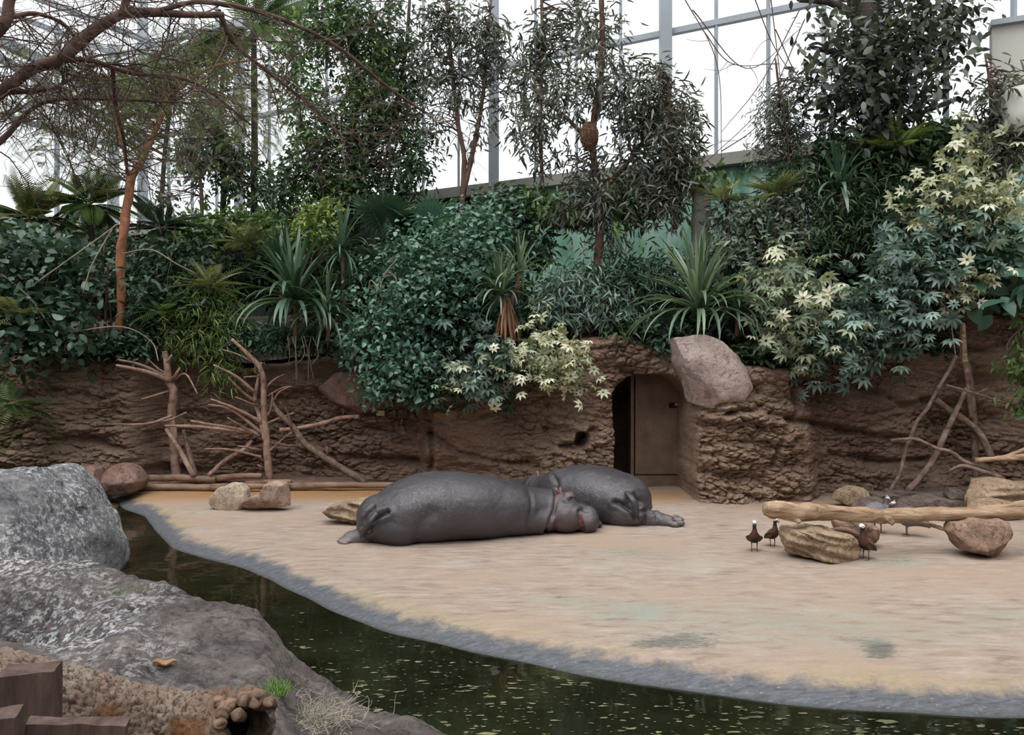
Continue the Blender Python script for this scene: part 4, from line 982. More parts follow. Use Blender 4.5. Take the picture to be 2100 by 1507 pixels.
# dead tree with many bare snags
tr1 = empty('dead_tree', P(548, 988, 15.2)); tag(tr1, 'bare dead tree with many broken snag branches in front of the cliff', 'tree', 'dead climbing trees')
branch_obj('trunk', bz([(1350, 850), (1335, 650), (1322, 480), (1312, 300), (1240, 210), (1160, 135)], 15.2, 15.0, 8.5, 3.0, zz3), M['deadwood'], tr1, 1)
branch_obj('trunk', bz([(1330, 640), (1300, 520), (1278, 440), (1290, 350), (1310, 250)], 15.15, 15.3, 6, 2.5, zz3), M['deadwood'], tr1, 2)
for k_, (b_, y1, r0) in enumerate([([(1312, 555), (1200, 492), (1055, 435)], 14.6, 5), ([(1310, 605), (1160, 490), (1042, 462)], 14.5, 4), ([(1295, 605), (1130, 575), (955, 545)], 14.5, 5), ([(1292, 606), (1000, 575), (825, 568)], 14.7, 6),
        ([(1275, 400), (1180, 320), (1068, 264)], 14.7, 4.5), ([(1280, 450), (1215, 400), (1145, 330)], 14.5, 4), ([(1328, 385), (1370, 340), (1420, 312)], 15.0, 3), ([(1310, 725), (1150, 688), (1025, 685)], 14.8, 3.5),
        ([(1305, 690), (1190, 670)], 14.8, 3.5), ([(1340, 520), (1360, 470), (1365, 400)], 14.9, 3), ([(1365, 450), (1400, 400), (1455, 370)], 14.9, 2.5), ([(1300, 270), (1200, 215), (1105, 185)], 15.0, 2.5), ([(1300, 620), (1210, 570), (1140, 528)], 14.7, 3),
        ([(1330, 560), (1400, 530), (1470, 505)], 15.0, 2.5), ([(1290, 470), (1180, 425)], 14.8, 3), ([(1320, 780), (1290, 765)], 15.0, 3), ([(1345, 700), (1400, 650), (1460, 600)], 15.0, 2.5), ([(1310, 320), (1220, 325)], 15.0, 2.2), ([(1340, 420), (1410, 380), (1465, 372)], 15.3, 2.0)]):
    branch_obj('snag', bz(b_, 15.15, y1, r0 * 0.85, max(1.2, r0 * 0.38), zz3), M['deadwood'], tr1, 5 + k_, rough=0.14)
tr2 = empty('dead_tree', P(362, 975, 15.3)); tag(tr2, 'bare dead tree with forked broken top, left of the larger dead tree', 'tree', 'dead climbing trees')
branch_obj('trunk', bz([(885, 825), (875, 700), (860, 520), (868, 400), (848, 340), (832, 235), (825, 195)], 15.3, 15.2, 9, 6, zz3), M['deadwood'], tr2, 31, rough=0.2)
for k_, (b_, y1, r0) in enumerate([([(850, 345), (740, 300), (580, 266)], 14.5, 5), ([(835, 322), (700, 262), (590, 238)], 14.8, 4), ([(862, 345), (900, 280)], 15.0, 4), ([(835, 310), (795, 285), (740, 235)], 15.0, 3), ([(845, 395), (710, 436)], 14.8, 2.5),
        ([(860, 520), (740, 558), (570, 562)], 14.4, 3), ([(745, 556), (850, 540), (932, 503)], 14.7, 3.5), ([(830, 260), (860, 215)], 15.1, 3.5), ([(870, 340), (930, 310), (990, 410)], 15.0, 2)]):
    branch_obj('snag', bz(b_, 15.2, y1, r0, max(1.5, r0 * 0.55), zz3), M['deadwood'], tr2, 40 + k_, rough=0.14)
gp_ = 'poles leaning against the dead trees'
branch_obj('leaning_pole', bz([(970, 822), (900, 690), (832, 585)], 14.9, 15.1, 5.5, 4, zz3), M['deadwood'], None, 51, 'short pole leaning left against the forked dead tree', 'pole', gp_)
branch_obj('leaning_pole', bz([(978, 822), (945, 700), (918, 590)], 15.0, 15.2, 5.5, 4, zz3), M['greywood'], None, 52, 'short steep pole standing right of the forked dead tree', 'pole', gp_)
branch_obj('leaning_pole', bz([(1045, 820), (1130, 740), (1220, 690), (1262, 640)], 15.0, 15.2, 5, 4, zz3), M['deadwood'], None, 53, 'pole propped against the left of the snagged dead tree', 'pole', gp_)
lb = empty('leaning_branch', P(*zz3(1835, 855), 14.9)); tag(lb, 'long crooked branch leaning down to the right from the dead tree', 'branch', gp_)
branch_obj('stem', bz([(1835, 855), (1720, 785), (1530, 660), (1475, 580), (1400, 505), (1360, 450)], 14.9, 15.1, 8, 4, zz3), M['greywood'], lb, 54)
for k_, b_ in enumerate([[(1515, 668), (1440, 668), (1380, 655)], [(1460, 580), (1440, 500), (1400, 450)], [(1640, 730), (1638, 680)]]):
    branch_obj('side_branch', bz(b_, 15.0, 14.8, 3, 2, zz3), M['greywood'], lb, 55 + k_)
branch_obj('perch_branch', bz([(1400, 590), (1480, 582), (1600, 560), (1700, 530), (1800, 522)], 15.0, 15.2, 4, 4, zz3), M['deadwood'], None, 58, 'slightly rising perch branch wedged between dead tree and cliff', 'branch', gp_)
m = MB(); V, F = box(P(781, 847, 15.3), (0.16, 0.1, 0.10)); m.add(V, F)
cv = m.mesh('c', P(781, 847, 15.3), False); o = link('feeder_box', bevelled(cv, 0.01), M['slot']); o.location = P(781, 847, 15.3); tag(o, 'small yellowish box under the red slab in the cliff', 'box')
# ledge soil and logs
rock('earth_ledge', 'low brown earth ledge behind the border logs', [(240, 1000), (260, 983), (400, 978), (640, 980), (860, 984), (860, 1003)], 15.6, 1.3, M['cliff'], 61, kind='structure', k=0.4, planes=3)
gl_ = 'logs bordering the earth ledge'
for k_, (b_, y_, r_, lab) in enumerate([([(595, 880), (820, 876), (1060, 878)], 14.55, 7.5, 'long border log beginning beside the reddish boulders'), ([(1058, 876), (1250, 872), (1450, 874)], 14.5, 7, 'border log passing behind the pale beach rocks'), ([(1440, 872), (1700, 866), (2020, 866)], 14.6, 7, 'dark border log running behind the front hippo'),
        ([(735, 832), (900, 830), (1080, 842)], 14.95, 7.5, 'upper border log below the forked dead tree'), ([(1085, 832), (1200, 822), (1312, 820)], 15.0, 6.5, 'upper border log ending at the snagged dead tree'), ([(1230, 856), (1400, 848), (1460, 850)], 14.8, 5, 'short thin log lying behind the pale beach rocks')]):
    branch_obj('log', bz(b_, y_, y_, r_, r_ * 0.9, zz3), M['ledgewood'], None, 62 + k_, lab, 'log', gl_, 14)
# right tripod of branches
def zz8(x, y): return (1800 + x * 0.2788, 640 + y * 0.2788)
gt = 'branch frame at the right cliff'
pst = empty('wooden_post', P(*zz8(715, 1230), 13.7)); tag(pst, 'tall post with a flat sawn pale top at the right cliff', 'post', gt)
V, F = tube(catmull(np.array([P(*zz8(640, 380), 13.6), P(*zz8(632, 340), 13.6), P(*zz8(628, 200), 13.6), P(*zz8(625, 78), 13.6)]), 5), np.interp(np.linspace(0, 1, 16), [0, 0.2, 1], [0.095, 0.10, 0.062]), 6, True, np.full(16, 0.55)); m = MB(); m.add(V, F); m.build('sawn_top', M['palewood'], pst, False)
branch_obj('lower_post', bz([(640, 370), (668, 470), (685, 600), (705, 780), (715, 1000), (720, 1230)], 13.62, 13.75, 8, 6, zz8), M['greywood'], pst, 71)
branch_obj('lower_post', bz([(645, 380), (660, 520), (665, 640), (690, 780)], 13.55, 13.6, 5, 4, zz8), M['greywood'], pst, 72)
for k_, (nm_, b_, y0, y1, r0, r1, lab, mt) in enumerate([
        ('leaning_pole', [(90, 1315), (165, 1180), (205, 1010), (240, 930), (290, 800), (370, 700), (445, 560), (540, 400), (575, 320)], 13.35, 13.5, 4, 4, 'thin crooked pole leaning right up to the sawn post', 'greywood'),
        ('leaning_pole', [(215, 1325), (400, 1100), (480, 930), (560, 760), (595, 690), (655, 560)], 13.3, 13.5, 7, 4.5, 'thicker pole leaning right with its foot on the flat slab', 'greywood'),
        ('leaning_pole', [(425, 640), (560, 745), (700, 840), (780, 940), (840, 1070)], 13.8, 13.4, 7, 7, 'thick trunk piece slanting down to the right behind the post', 'greywood'),
        ('branch', [(500, 535), (640, 575), (760, 610), (920, 660), (1150, 705)], 13.35, 13.2, 2.5, 3, 'thin branch crossing the post and running out to the right', 'greywood'),
        ('branch', [(95, 942), (280, 935), (430, 1000), (540, 1030), (640, 1100), (790, 1150), (930, 1230)], 13.3, 12.9, 3, 5, 'curved branch crossing in front of the leaning poles', 'greywood'),
        ('branch', [(520, 1170), (620, 1130), (740, 1160), (900, 1215)], 13.0, 12.8, 3, 5, 'short curved branch resting on the tan boulder', 'greywood'),
        ('peeled_log', [(716, 1090), (880, 1078), (1080, 1062), (1300, 1040)], 12.9, 12.6, 5, 7, 'pale peeled log lying across the right rock pile', 'palewood'),
        ('branch', [(890, 1075), (1000, 1040), (1100, 1000), (1250, 950)], 12.85, 12.6, 3, 4, 'brown branch forking up to the right over the peeled log', 'deadwood')]):
    branch_obj(nm_, bz(b_, y0, y1, r0, r1, zz8), M[mt], None, 75 + k_, lab, 'branch' if nm_ == 'branch' else ('log' if 'log' in nm_ else 'pole'), gt)
m = MB(); branch(m, [(*zz8(735, 595), 13.3, 2), (*zz8(770, 580), 13.25, 2), (*zz8(808, 562), 13.2, 1.5)], 3); 
b0 = P(*zz8(735, 595), 13.3); o = link('twig', m.mesh('twig', b0), M['greywood']); o.location = b0; tag(o, 'short twig stub beside the sawn post', 'twig', gt)
m = MB(); V, F = tube(catmull(np.array([P(*zz8(530, -110), 13.75), P(*zz8(540, 60), 13.6), P(*zz8(555, 200), 13.52), P(*zz8(572, 310), 13.48)]), 5), 0.010, 6); m.add(V, F)
b0 = P(*zz8(530, -110), 13.75); o = link('rope', m.mesh('rope', b0), M['rope']); o.location = b0; tag(o, 'thin rope tied to the top of the leaning pole', 'rope')
m = MB(); V, F = tube(np.array([P(*zz8(575, 368), 13.42), P(*zz8(640, 372), 13.44), P(*zz8(690, 362), 13.5)]), 0.008, 6); m.add(V, F)
b0 = P(*zz8(575, 368), 13.42); o = link('binding_wire', m.mesh('wire', b0), M['twig']); o.location = b0; tag(o, 'wire binding the pole to the sawn post', 'wire')

# pale log on the beach
lg = empty('peeled_log', P(1850, 1055, 9.65)); tag(lg, 'long pale peeled log resting on the slab and the stone block', 'log')
branch_obj('stem', [(1569, 1043, 9.35, 13), (1590, 1045, 9.36, 18), (1640, 1050, 9.4, 18), (1700, 1051, 9.5, 16), (1780, 1056, 9.6, 15), (1830, 1058, 9.65, 16), (1900, 1055, 9.7, 14.5), (2000, 1053, 9.7, 15), (2100, 1045, 9.7, 17), (2230, 1035, 9.7, 19)], M['palewood'], lg, 91, sides=24, rough=0.11)
branch_obj('stub', [(1612, 1053, 9.38, 14), (1630, 1063, 9.34, 8), (1640, 1072, 9.3, 4.5)], M['palewood'], lg, 92)
branch_obj('stub', [(1806, 1056, 9.62, 14), (1822, 1064, 9.55, 9), (1833, 1073, 9.5, 6)], M['palewood'], lg, 93)
branch_obj('stick', [(1875, 1066, 9.95, 4), (1915, 1078, 9.8, 4), (1955, 1092, 9.6, 4)], M['palewood'], None, 94, 'thin straight stick slanting down under the pale log', 'stick')
branch_obj('driftwood', [(1705, 1085, 9.95, 3), (1735, 1086, 9.9, 5), (1760, 1098, 9.85, 5), (1775, 1106, 9.8, 3)], M['ledgewood'], None, 95, 'dark curved driftwood piece behind the tan slab', 'wood')

# foreground log
path = catmull(np.array([P(-260, 1360, 3.15), P(-60, 1400, 3.2), P(120, 1440, 3.3), P(260, 1474, 3.42), P(380, 1490, 3.5), P(468, 1493, 3.44), P(512, 1498, 3.33)]), 40)
n = len(path); sides = 110
rad = np.interp(np.linspace(0, 1, n), [0, 0.5, 0.8, 0.93, 1.0], [0.135, 0.135, 0.138, 0.145, 0.128])
V, F = tube(path, rad, sides, False); c = np.repeat(path, sides, 0); d = V - c; r = np.linalg.norm(d, axis=1)[:, None]; d = d / r
f1, f2, idc = worley(np.c_[V[:, 0] * 22, V[:, 1] * 50, V[:, 2] * 50] + 0.8 * np.c_[perlin(V * 12), perlin(V * 12 + 9), perlin(V * 12 + 4)])
plate = np.clip((f2 - f1) * 1.6, 0, 1)
sx = CX + FPX * V[:, 0] / V[:, 1]; sy = CY - FPX * (V[:, 2] - CH) / V[:, 1]
bare = np.maximum(sstep(30, 12, np.abs(sx - 222) - 0.2 * (sy - 1440)) * sstep(1435, 1455, sy), sstep(330, 360, sx + 25 * perlin(V * 12)) * sstep(1465, 1480, sy) * sstep(440, 420, sx))
bare = np.maximum(bare, sstep(405, 440, sx + 30 * perlin(V * 10)) * 0.35)
V = V + d * ((0.007 * sstep(0.03, 0.3, plate) + 0.009 * idc) * (1 - bare) + 0.010 * fbm(V * 9, 3) + 0.006 * (1 - 2 * np.abs(perlin(V * np.array([22, 45, 45])))) + 0.005 * fbm(V * 40, 3))[:, None]
V = V + d * (0.05 * sstep(400, 480, sx) * perlin(V * 13) + 0.02 * sstep(430, 500, sx) * perlin(V * 34))[:, None]
inner = path[-30:][::-1]; Vi, Fi = tube(inner, np.interp(np.linspace(0, 1, 30), [0, 1], [0.10, 0.07]), sides, False)
Vi = Vi + 0.03 * np.c_[perlin(Vi * 14), perlin(Vi * 14 + 5), perlin(Vi * 14 + 9)]
k0 = len(V); Vall = np.vstack([V, Vi])
last = np.arange(k0 - sides, k0); fi = np.arange(k0, k0 + sides)
# match orientation of inner ring to outer ring
ro = V[last]; rv = Vi[:sides]; best = min(((np.linalg.norm(ro - np.roll(rv[::s_], sh, 0), axis=1).sum(), s_, sh) for s_ in (1, -1) for sh in range(sides)))
fi2 = np.roll(fi[::best[1]], best[2]); rim = np.stack([last, np.roll(last, -1), np.roll(fi2, -1), fi2], -1)
base = P(300, 1476, 3.4) - np.array([0, 0, 0.14])
me = mesh_np('fallen_log', Vall - base, [F[0], Fi[0] + k0, rim], True, {'plate': np.r_[plate, np.zeros(len(Vi))], 'bare': np.r_[bare, np.zeros(len(Vi))]})
flog = link('fallen_log', me, M['logbark']); flog.location = base; tag(flog, 'thick fallen log with flaking bark and hollow knotted end in the foreground', 'log')
rs = np.random.RandomState(5)
for (px, py, Y, rpx) in ((528, 1432, 3.30, 20), (552, 1440, 3.24, 12), (500, 1436, 3.32, 15), (474, 1446, 3.31, 13), (458, 1462, 3.27, 15), (486, 1466, 3.22, 12), (448, 1440, 3.36, 10), (452, 1484, 3.25, 13), (508, 1428, 3.36, 9)):
    c0 = P(px, py, Y); r0 = rpx * Y / FPX; dr_ = np.array([rs.uniform(0, 0.5), -0.8, rs.uniform(0.0, 0.5)]); dr_ /= np.linalg.norm(dr_)
    s_ = np.array([-1.6, -0.4, 0.3, 0.55, 0.5, 0.1]); pth = c0 + dr_ * (s_ * r0)[:, None]
    V, F = tube(pth, r0 * np.array([1.1, 1.0, 0.92, 0.75, 0.5, 0.3]), 16); V += 0.45 * r0 * np.c_[perlin(V * 30), perlin(V * 30 + 5), perlin(V * 30 + 11)]
    m = MB(); m.add(V, F); m.build('knot', M['ledgewood'], flog)
# fence post and boards
def plank(name, c, d, rz, label, cat, tilt=0.0, seed=0):
    V, F = box((0, 0, 0), d); me = mesh_np(name, V, F, False); bm = bmesh.new(); bm.from_mesh(me)
    bmesh.ops.subdivide_edges(bm, edges=list(bm.edges), cuts=10, use_grid_fill=True); 
    for v_ in bm.verts: pass
    bm.to_mesh(me); bm.free()
    co = np.zeros(len(me.vertices) * 3, dtype=np.float32); me.vertices.foreach_get('co', co); co = co.reshape(-1, 3).astype(float)
    co += 0.006 * np.c_[perlin(co * [14, 14, 4] + seed), perlin(co * [14, 14, 4] + 7 + seed), perlin(co * 12 + 3 + seed)]
    me.vertices.foreach_set('co', co.astype(np.float32).ravel()); me.update()
    o = link(name, me, M['plank']); o.location = c; o.rotation_euler = (0, tilt, rz); tag(o, label, cat, 'wooden fence in the foreground'); return o
p_ = P(62, 1380, 2.75); plank('fence_post', (p_[0], p_[1], p_[2] - 0.45), (0.17, 0.12, 0.93), R(18), 'dark square wooden fence post at the lower left corner', 'post', 0.0, 1)
p_ = P(150, 1490, 2.62); plank('fence_board', (p_[0], p_[1], p_[2] - 0.09), (0.30, 0.07, 0.22), R(18), 'dark board sloping right from the fence post', 'board', R(9), 2)
p_ = P(8, 1462, 2.45); plank('fence_board', (p_[0], p_[1], p_[2] - 0.25), (0.085, 0.09, 0.50), R(18), 'reddish stub of a board left of the fence post', 'board', 0, 3)

# dead leaf and tufts on the bank
def ray_bank(px, py):
    kx = np.argmin(np.abs(pxs - px)); cols = np.arange(len(tv)) * len(pxs) + kx
    Yc_ = Yv[cols]; zc_ = zz[cols]; pr = CY - FPX * (zc_ - CH) / Yc_
    i = np.where(np.diff(np.sign(pr - py)))[0]; i = i[0] if len(i) else len(cols) // 2
    return np.array([Xf[cols[i]], Yc_[i], zc_[i]])
b0 = ray_bank(340, 1365)
m = MB(); g_ = np.linspace(-1, 1, 9)
for s_ in (1, -1):
    V = []; 
    for i, u in enumerate(np.linspace(0, 1, 8)):
        w = 0.04 * math.sin(math.pi * min(1, u * 0.95 + 0.04)) ** 0.7
        for v_ in (0, 0.5, 1): V.append((-0.07 + 0.14 * u, s_ * v_ * w, 0.012 + 0.03 * v_ * (1 - 0.5 * u) + 0.01 * math.sin(u * 9)))
    m.add(np.array(V), [grid_faces(8, 3)])
o = link('dead_leaf', m.mesh('dead_leaf'), L['deadleaf']); o.location = b0 + np.array([0, 0, 0.005]); o.rotation_euler = (0, 0, R(20)); tag(o, 'curled brown dead leaf lying on the grey rock bank', 'leaf')
def tuft(name, px, py, nb, ln, spread, mat, label, seed, lie=0.0):
    rs = np.random.RandomState(seed); b0 = ray_bank(px, py); m = MB()
    for k_ in range(nb):
        a = rs.uniform(0, 2 * math.pi); o_ = rs.normal(size=2) * spread; zb_ = 0.0
        l_ = ln * rs.uniform(0.5, 1.1); tilt = rs.uniform(0.1, 0.9) if not lie else rs.uniform(0.9, 1.5)
        pts = np.array([[o_[0] + math.cos(a) * l_ * math.sin(tilt) * t_, o_[1] + math.sin(a) * l_ * math.sin(tilt) * t_, zb_ + l_ * (math.cos(tilt) * t_ - 0.25 * t_ * t_ * (1 - lie)) + lie * 0.015 * rs.uniform(0, 2)] for t_ in np.linspace(0, 1, 5)])
        if lie: pts[:, :2] += 0.25 * l_ * np.c_[perlin(pts * 30 + k_), perlin(pts * 30 + 9 + k_)]
        V, F = tube(pts, np.linspace(0.0025, 0.0008, 5), 3, False); m.add(V, F, rs.rand())
    o = link(name, m.mesh(name), mat); o.location = b0; tag(o, label, 'grass', kind='stuff'); return o
tuft('grass_tuft', 568, 1418, 160, 0.11, 0.05, L['grass'], 'fresh green grass tuft growing on the rock bank', 3)
tuft('grass_tuft', 262, 1212, 90, 0.05, 0.09, L['grass'], 'sparse green moss tuft on the upper rock bank', 4)
tuft('dry_straw', 640, 1478, 420, 0.16, 0.14, L['straw'], 'tangle of dry grey straw beside the hollow log end', 5, 1.0)

# floating algae scraps on the pond
rs = np.random.RandomState(9); m = MB(); cnt = 0
def wl_dist_1(g): return float(g[1] - np.interp(g[0], WL[:, 0], WL[:, 1])) if g[0] > -4 else wl_dist(g[None, :2])[0]
while cnt < 1300:
    px, py = rs.uniform(560, 2250), rs.uniform(1180, 1640)
    if rs.rand() > 0.25 + 0.75 * sstep(1270, 1400, py): continue
    g = G(px, py, ZW); 
    if wl_dist_1(g) > -0.12: continue
    if px < 1100 and py > np.interp(px, bx, by) + 30: continue
    k_ = 7; a = np.linspace(0, 2 * math.pi, k_, endpoint=False); r = (0.004 + 0.014 * rs.rand() ** 3) * (0.35 + rs.rand(k_))
    if rs.rand() < 0.03: r = r * 2.2
    V = np.c_[g[0] + 2.6 * r * np.cos(a), g[1] + r * np.sin(a), np.full(k_, ZW + 0.004)]
    m.add(V, [np.array([[0, i, i + 1] for i in range(1, k_ - 1)])], rs.rand()); cnt += 1
o = m.build('floating_algae', M['algae'], None, False); tag(o, 'scraps of olive algae floating on the dark pond', 'algae', kind='stuff')
# ================================================================== PLANTS
def unit(a): return a / (np.linalg.norm(a, axis=-1, keepdims=True) + 1e-9)
# leaf templates: (x along, y across, z up), length 1
def t_leaf(w, fold=0.25, bend=0.15):
    V = np.array([(0, 0, 0), (0.3, -w / 2, fold * w), (0.68, -w * 0.36, fold * w * 0.7 - bend * 0.4), (1, 0, -bend), (0.68, w * 0.36, fold * w * 0.7 - bend * 0.4), (0.3, w / 2, fold * w)])
    return V, [np.array([[0, 1, 2, 3], [0, 3, 4, 5]])]
def t_ovate(w, fold=0.2, bend=0.2):
    xs = [0.0, 0.12, 0.35, 0.62, 0.85, 1.0]; ws = [0.04, 0.55, 1.0, 0.85, 0.42, 0.0]
    V = []; 
    for x, ww in zip(xs, ws):
        zc_ = -bend * x * x
        V += [(x, -w / 2 * ww, zc_ + fold * w * ww * 0.5), (x, 0, zc_), (x, w / 2 * ww, zc_ + fold * w * ww * 0.5)]
    return np.array(V), [grid_faces(6, 3)]
def t_multi(parts):
    V = []; F = {}; n = 0
    for v, fs in parts:
        V.append(v)
        for f in fs: F.setdefault(f.shape[1], []).append(np.asarray(f) + n)
        n += len(v)
    return np.concatenate(V), [np.concatenate(x) for x in F.values()]
def t_palmate(k=8, w=0.44, lw=0.40, droop=0.25):
    parts = []
    for i in range(k):
        a = 2 * math.pi * i / k + 0.1; v, f = t_leaf(w, 0.2, 0.18); v = v * lw; v[:, 0] += 0.05
        v[:, 2] -= droop * v[:, 0] * v[:, 0] / lw * 0.8 + droop * 0.1
        c_, s_ = math.cos(a), math.sin(a); parts.append((np.c_[v[:, 0] * c_ - v[:, 1] * s_, v[:, 0] * s_ + v[:, 1] * c_, v[:, 2]], f))
    return t_multi(parts)
def t_frond(pairs=14, ll=0.22, w=0.16, droop=0.35, start=0.12):
    parts = []; 
    n = 6; x = np.linspace(0, 1, n); rz_ = -droop * x * x
    V, F = tube(np.c_[x, x * 0, rz_], np.linspace(0.008, 0.003, n), 3, False); parts.append((V, F))
    for i in range(pairs):
        u = start + (1 - start) * (i + 0.5) / pairs; l_ = ll * (0.35 + 0.65 * math.sin(math.pi * min(1.0, u * 0.9 + 0.08)))
        for s_ in (-1, 1):
            v, f = t_leaf(w, 0.1, 0.25); v = v * l_; a = s_ * R(62); c_, sn = math.cos(a), math.sin(a)
            parts.append((np.c_[v[:, 0] * c_ - v[:, 1] * sn + u, v[:, 0] * sn + v[:, 1] * c_, v[:, 2] - droop * u * u], f))
    return t_multi(parts)
def t_fan(k=26, span=R(300)):
    parts = []
    for i in range(k):
        a = -span / 2 + span * i / (k - 1); xs = [0.02, 0.35, 0.7, 1.0]; ws = [0.006, 0.07, 0.055, 0.004]
        V = []
        ln = 0.8 + 0.2 * math.cos(a * 0.6)
        for x, ww in zip(xs, ws):
            zc_ = -0.16 * x * x * x; c_, s_ = math.cos(a), math.sin(a)
            for j, y in enumerate((-ww, 0, ww)):
                xx = x * ln; V.append((xx * c_ - y * s_, xx * s_ + y * c_, zc_ + (0.0 if j == 1 else 0.035 * (ww / 0.07))))
        parts.append((np.array(V), [grid_faces(4, 3)]))
    n = 5; t_ = np.linspace(0, 1, n); V, F = tube(np.c_[-0.9 * t_, 0 * t_, -0.5 * t_], np.full(n, 0.012), 5, False); parts.append((V, F))
    return t_multi(parts)
TL = {'lance': t_leaf(0.2, 0.25, 0.2), 'leaf': t_leaf(0.42, 0.2, 0.15), 'round': t_leaf(0.62, 0.2, 0.15), 'ovate': t_ovate(0.45), 'broad': t_ovate(0.62),
      'palm8': t_palmate(), 'palm6': t_palmate(7, 0.52, 0.38, 0.2), 'frond': t_frond(), 'fine': t_frond(16, 0.16, 0.10, 0.25), 'fan': t_fan(), 'bam': t_leaf(0.11, 0.2, 0.3)}

def frames(D, N):
    X = unit(D); Yv_ = np.cross(N, X); bad = np.linalg.norm(Yv_, axis=1) < 1e-3; Yv_[bad] = np.cross([0.3, 1, 0.2], X[bad]); Yv_ = unit(Yv_)
    return X, Yv_, np.cross(X, Yv_)
def scatter_mesh(tpl, C, D, N, S, var):
    V0, Fs = tpl; X, Y_, Z = frames(D, N); n = len(C); k = len(V0)
    V = C[:, None, :] + S[:, None, None] * (V0[None, :, 0:1] * X[:, None] + V0[None, :, 1:2] * Y_[:, None] + V0[None, :, 2:3] * Z[:, None])
    F = [(f[None] + (np.arange(n) * k)[:, None, None]).reshape(-1, f.shape[1]) for f in Fs]
    return V.reshape(-1, 3), F, np.repeat(var, k)
TM = {}
def tmesh(key, mat):
    if (key, mat.name) not in TM:
        V, F = TL[key]; me = mesh_np(key, V, F, True); me.materials.append(mat); TM[(key, mat.name)] = me
    return TM[(key, mat.name)]

def blobs_w(blobs):
    """px blobs -> centres, radii"""
    c = np.array([P(b[0], b[1], b[2]) for b in blobs]); r = np.array([[b[3] * b[2] / FPX, (b[5] if len(b) > 5 else (b[3] + b[4]) / 2) * b[2] / FPX, b[4] * b[2] / FPX] for b in blobs])
    return c, r
def sample_blobs(blobs, n, rs, clump=10, cr=0.0, outer=2.2, front=0.0):
    c, r = blobs_w(blobs); w = (r[:, 0] * r[:, 2]) * np.array([b[6] if len(b) > 6 else 1.0 for b in blobs]); w = w / w.sum()
    nc = max(1, n // clump); pick = rs.choice(len(blobs), nc, p=w)
    d = unit(rs.normal(size=(nc, 3))); d[:, 1] -= front; d = unit(d)
    cc = c[pick] + d * r[pick] * (rs.rand(nc, 1) ** (1 / outer)); out = unit(d / r[pick])
    idx = rs.randint(0, nc, n); q = cc[idx] + rs.normal(size=(n, 3)) * cr; o_ = out[idx]
    return q, o_, cc
def foliage(root, blobs, n, ln, key, mat, seed, clump=10, cr=None, droop=0.3, up=0.8, nobj=0, part='leaf', outer=2.2, jit=0.35, front=0.3, outw=0.6):
    rs = np.random.RandomState(seed); cr = cr if cr is not None else ln * 0.8
    C, O, cc = sample_blobs(blobs, n, rs, clump, cr, outer, front)
    D = unit(rs.normal(size=(n, 3)) * np.array([1, 1, 0.6]) + O * outw + np.array([0, 0, -droop]))
    N = unit(rs.normal(size=(n, 3)) * 0.55 + np.array([0, -0.15, up]) + O * 0.3)
    S = ln * (1 + jit * rs.uniform(-1, 1, n)); var = rs.rand(n)
    order = np.argsort(C[:, 1]); base = np.array(root.matrix_basis.translation)
    k = min(nobj, n)
    if k:
        sel = order[:: max(1, int(len(order) * 0.7) // k)][:k]; X, Y_, Z = frames(D[sel], N[sel]); me = tmesh(key, mat)
        for i in range(len(sel)):
            s_ = S[sel[i]]; mt = Matrix(((X[i][0] * s_, Y_[i][0] * s_, Z[i][0] * s_, C[sel[i]][0] - base[0]), (X[i][1] * s_, Y_[i][1] * s_, Z[i][1] * s_, C[sel[i]][1] - base[1]), (X[i][2] * s_, Y_[i][2] * s_, Z[i][2] * s_, C[sel[i]][2] - base[2]), (0, 0, 0, 1)))
            link(part, me, None, root, mt)
        rest = np.setdiff1d(np.arange(n), sel)
    else: rest = np.arange(n)
    if len(rest):
        V, F, a = scatter_mesh(TL[key], C[rest], D[rest], N[rest], S[rest], var[rest])
        me = mesh_np('foliage', V - base, F, True, {'var': a}); o = link('foliage', me, mat, root); o['kind'] = 'stuff'
    return cc
def stems(root, paths, mat, seed=0, name='stem', sides=8, rough=0.10):
    for k, p_ in enumerate(paths): branch_obj(name, p_, mat, root, seed + k, sides=sides, rough=rough)
def twigs_to(root, base, cc, n, mat, rs, r0=0.02, name='twigs'):
    """thin curved twigs from base points to foliage clump centres, one stuff part"""
    m = MB(); base = np.atleast_2d(base); sel = cc[rs.choice(len(cc), min(n, len(cc)), replace=False)]
    for q in sel:
        b = base[np.argmin(np.linalg.norm(base - q, axis=1) + rs.rand(len(base)) * 0.6)]; mid = (b + q) / 2 + rs.normal(size=3) * 0.12 * np.linalg.norm(q - b) + np.array([0, 0, 0.08])
        V, F = tube(catmull(np.array([b, mid, q]), 4), np.linspace(r0, r0 * 0.3, 9), 4, False); m.add(V, F, rs.rand())
    o = m.build(name, mat, root); o['kind'] = 'stuff'; return o
def plant(name, label, cat, px, py, Y, group=None):
    r = empty(name, P(px, py, Y)); return tag(r, label, cat, group)
def tpath(pts, Y): return [(x, y, Y, r) for x, y, r in pts]
def along(pts, Y, n=14):
    a = catmull(np.array([P(x, y, Y) for x, y, r in pts]), 8); return a[len(a) // 4:]

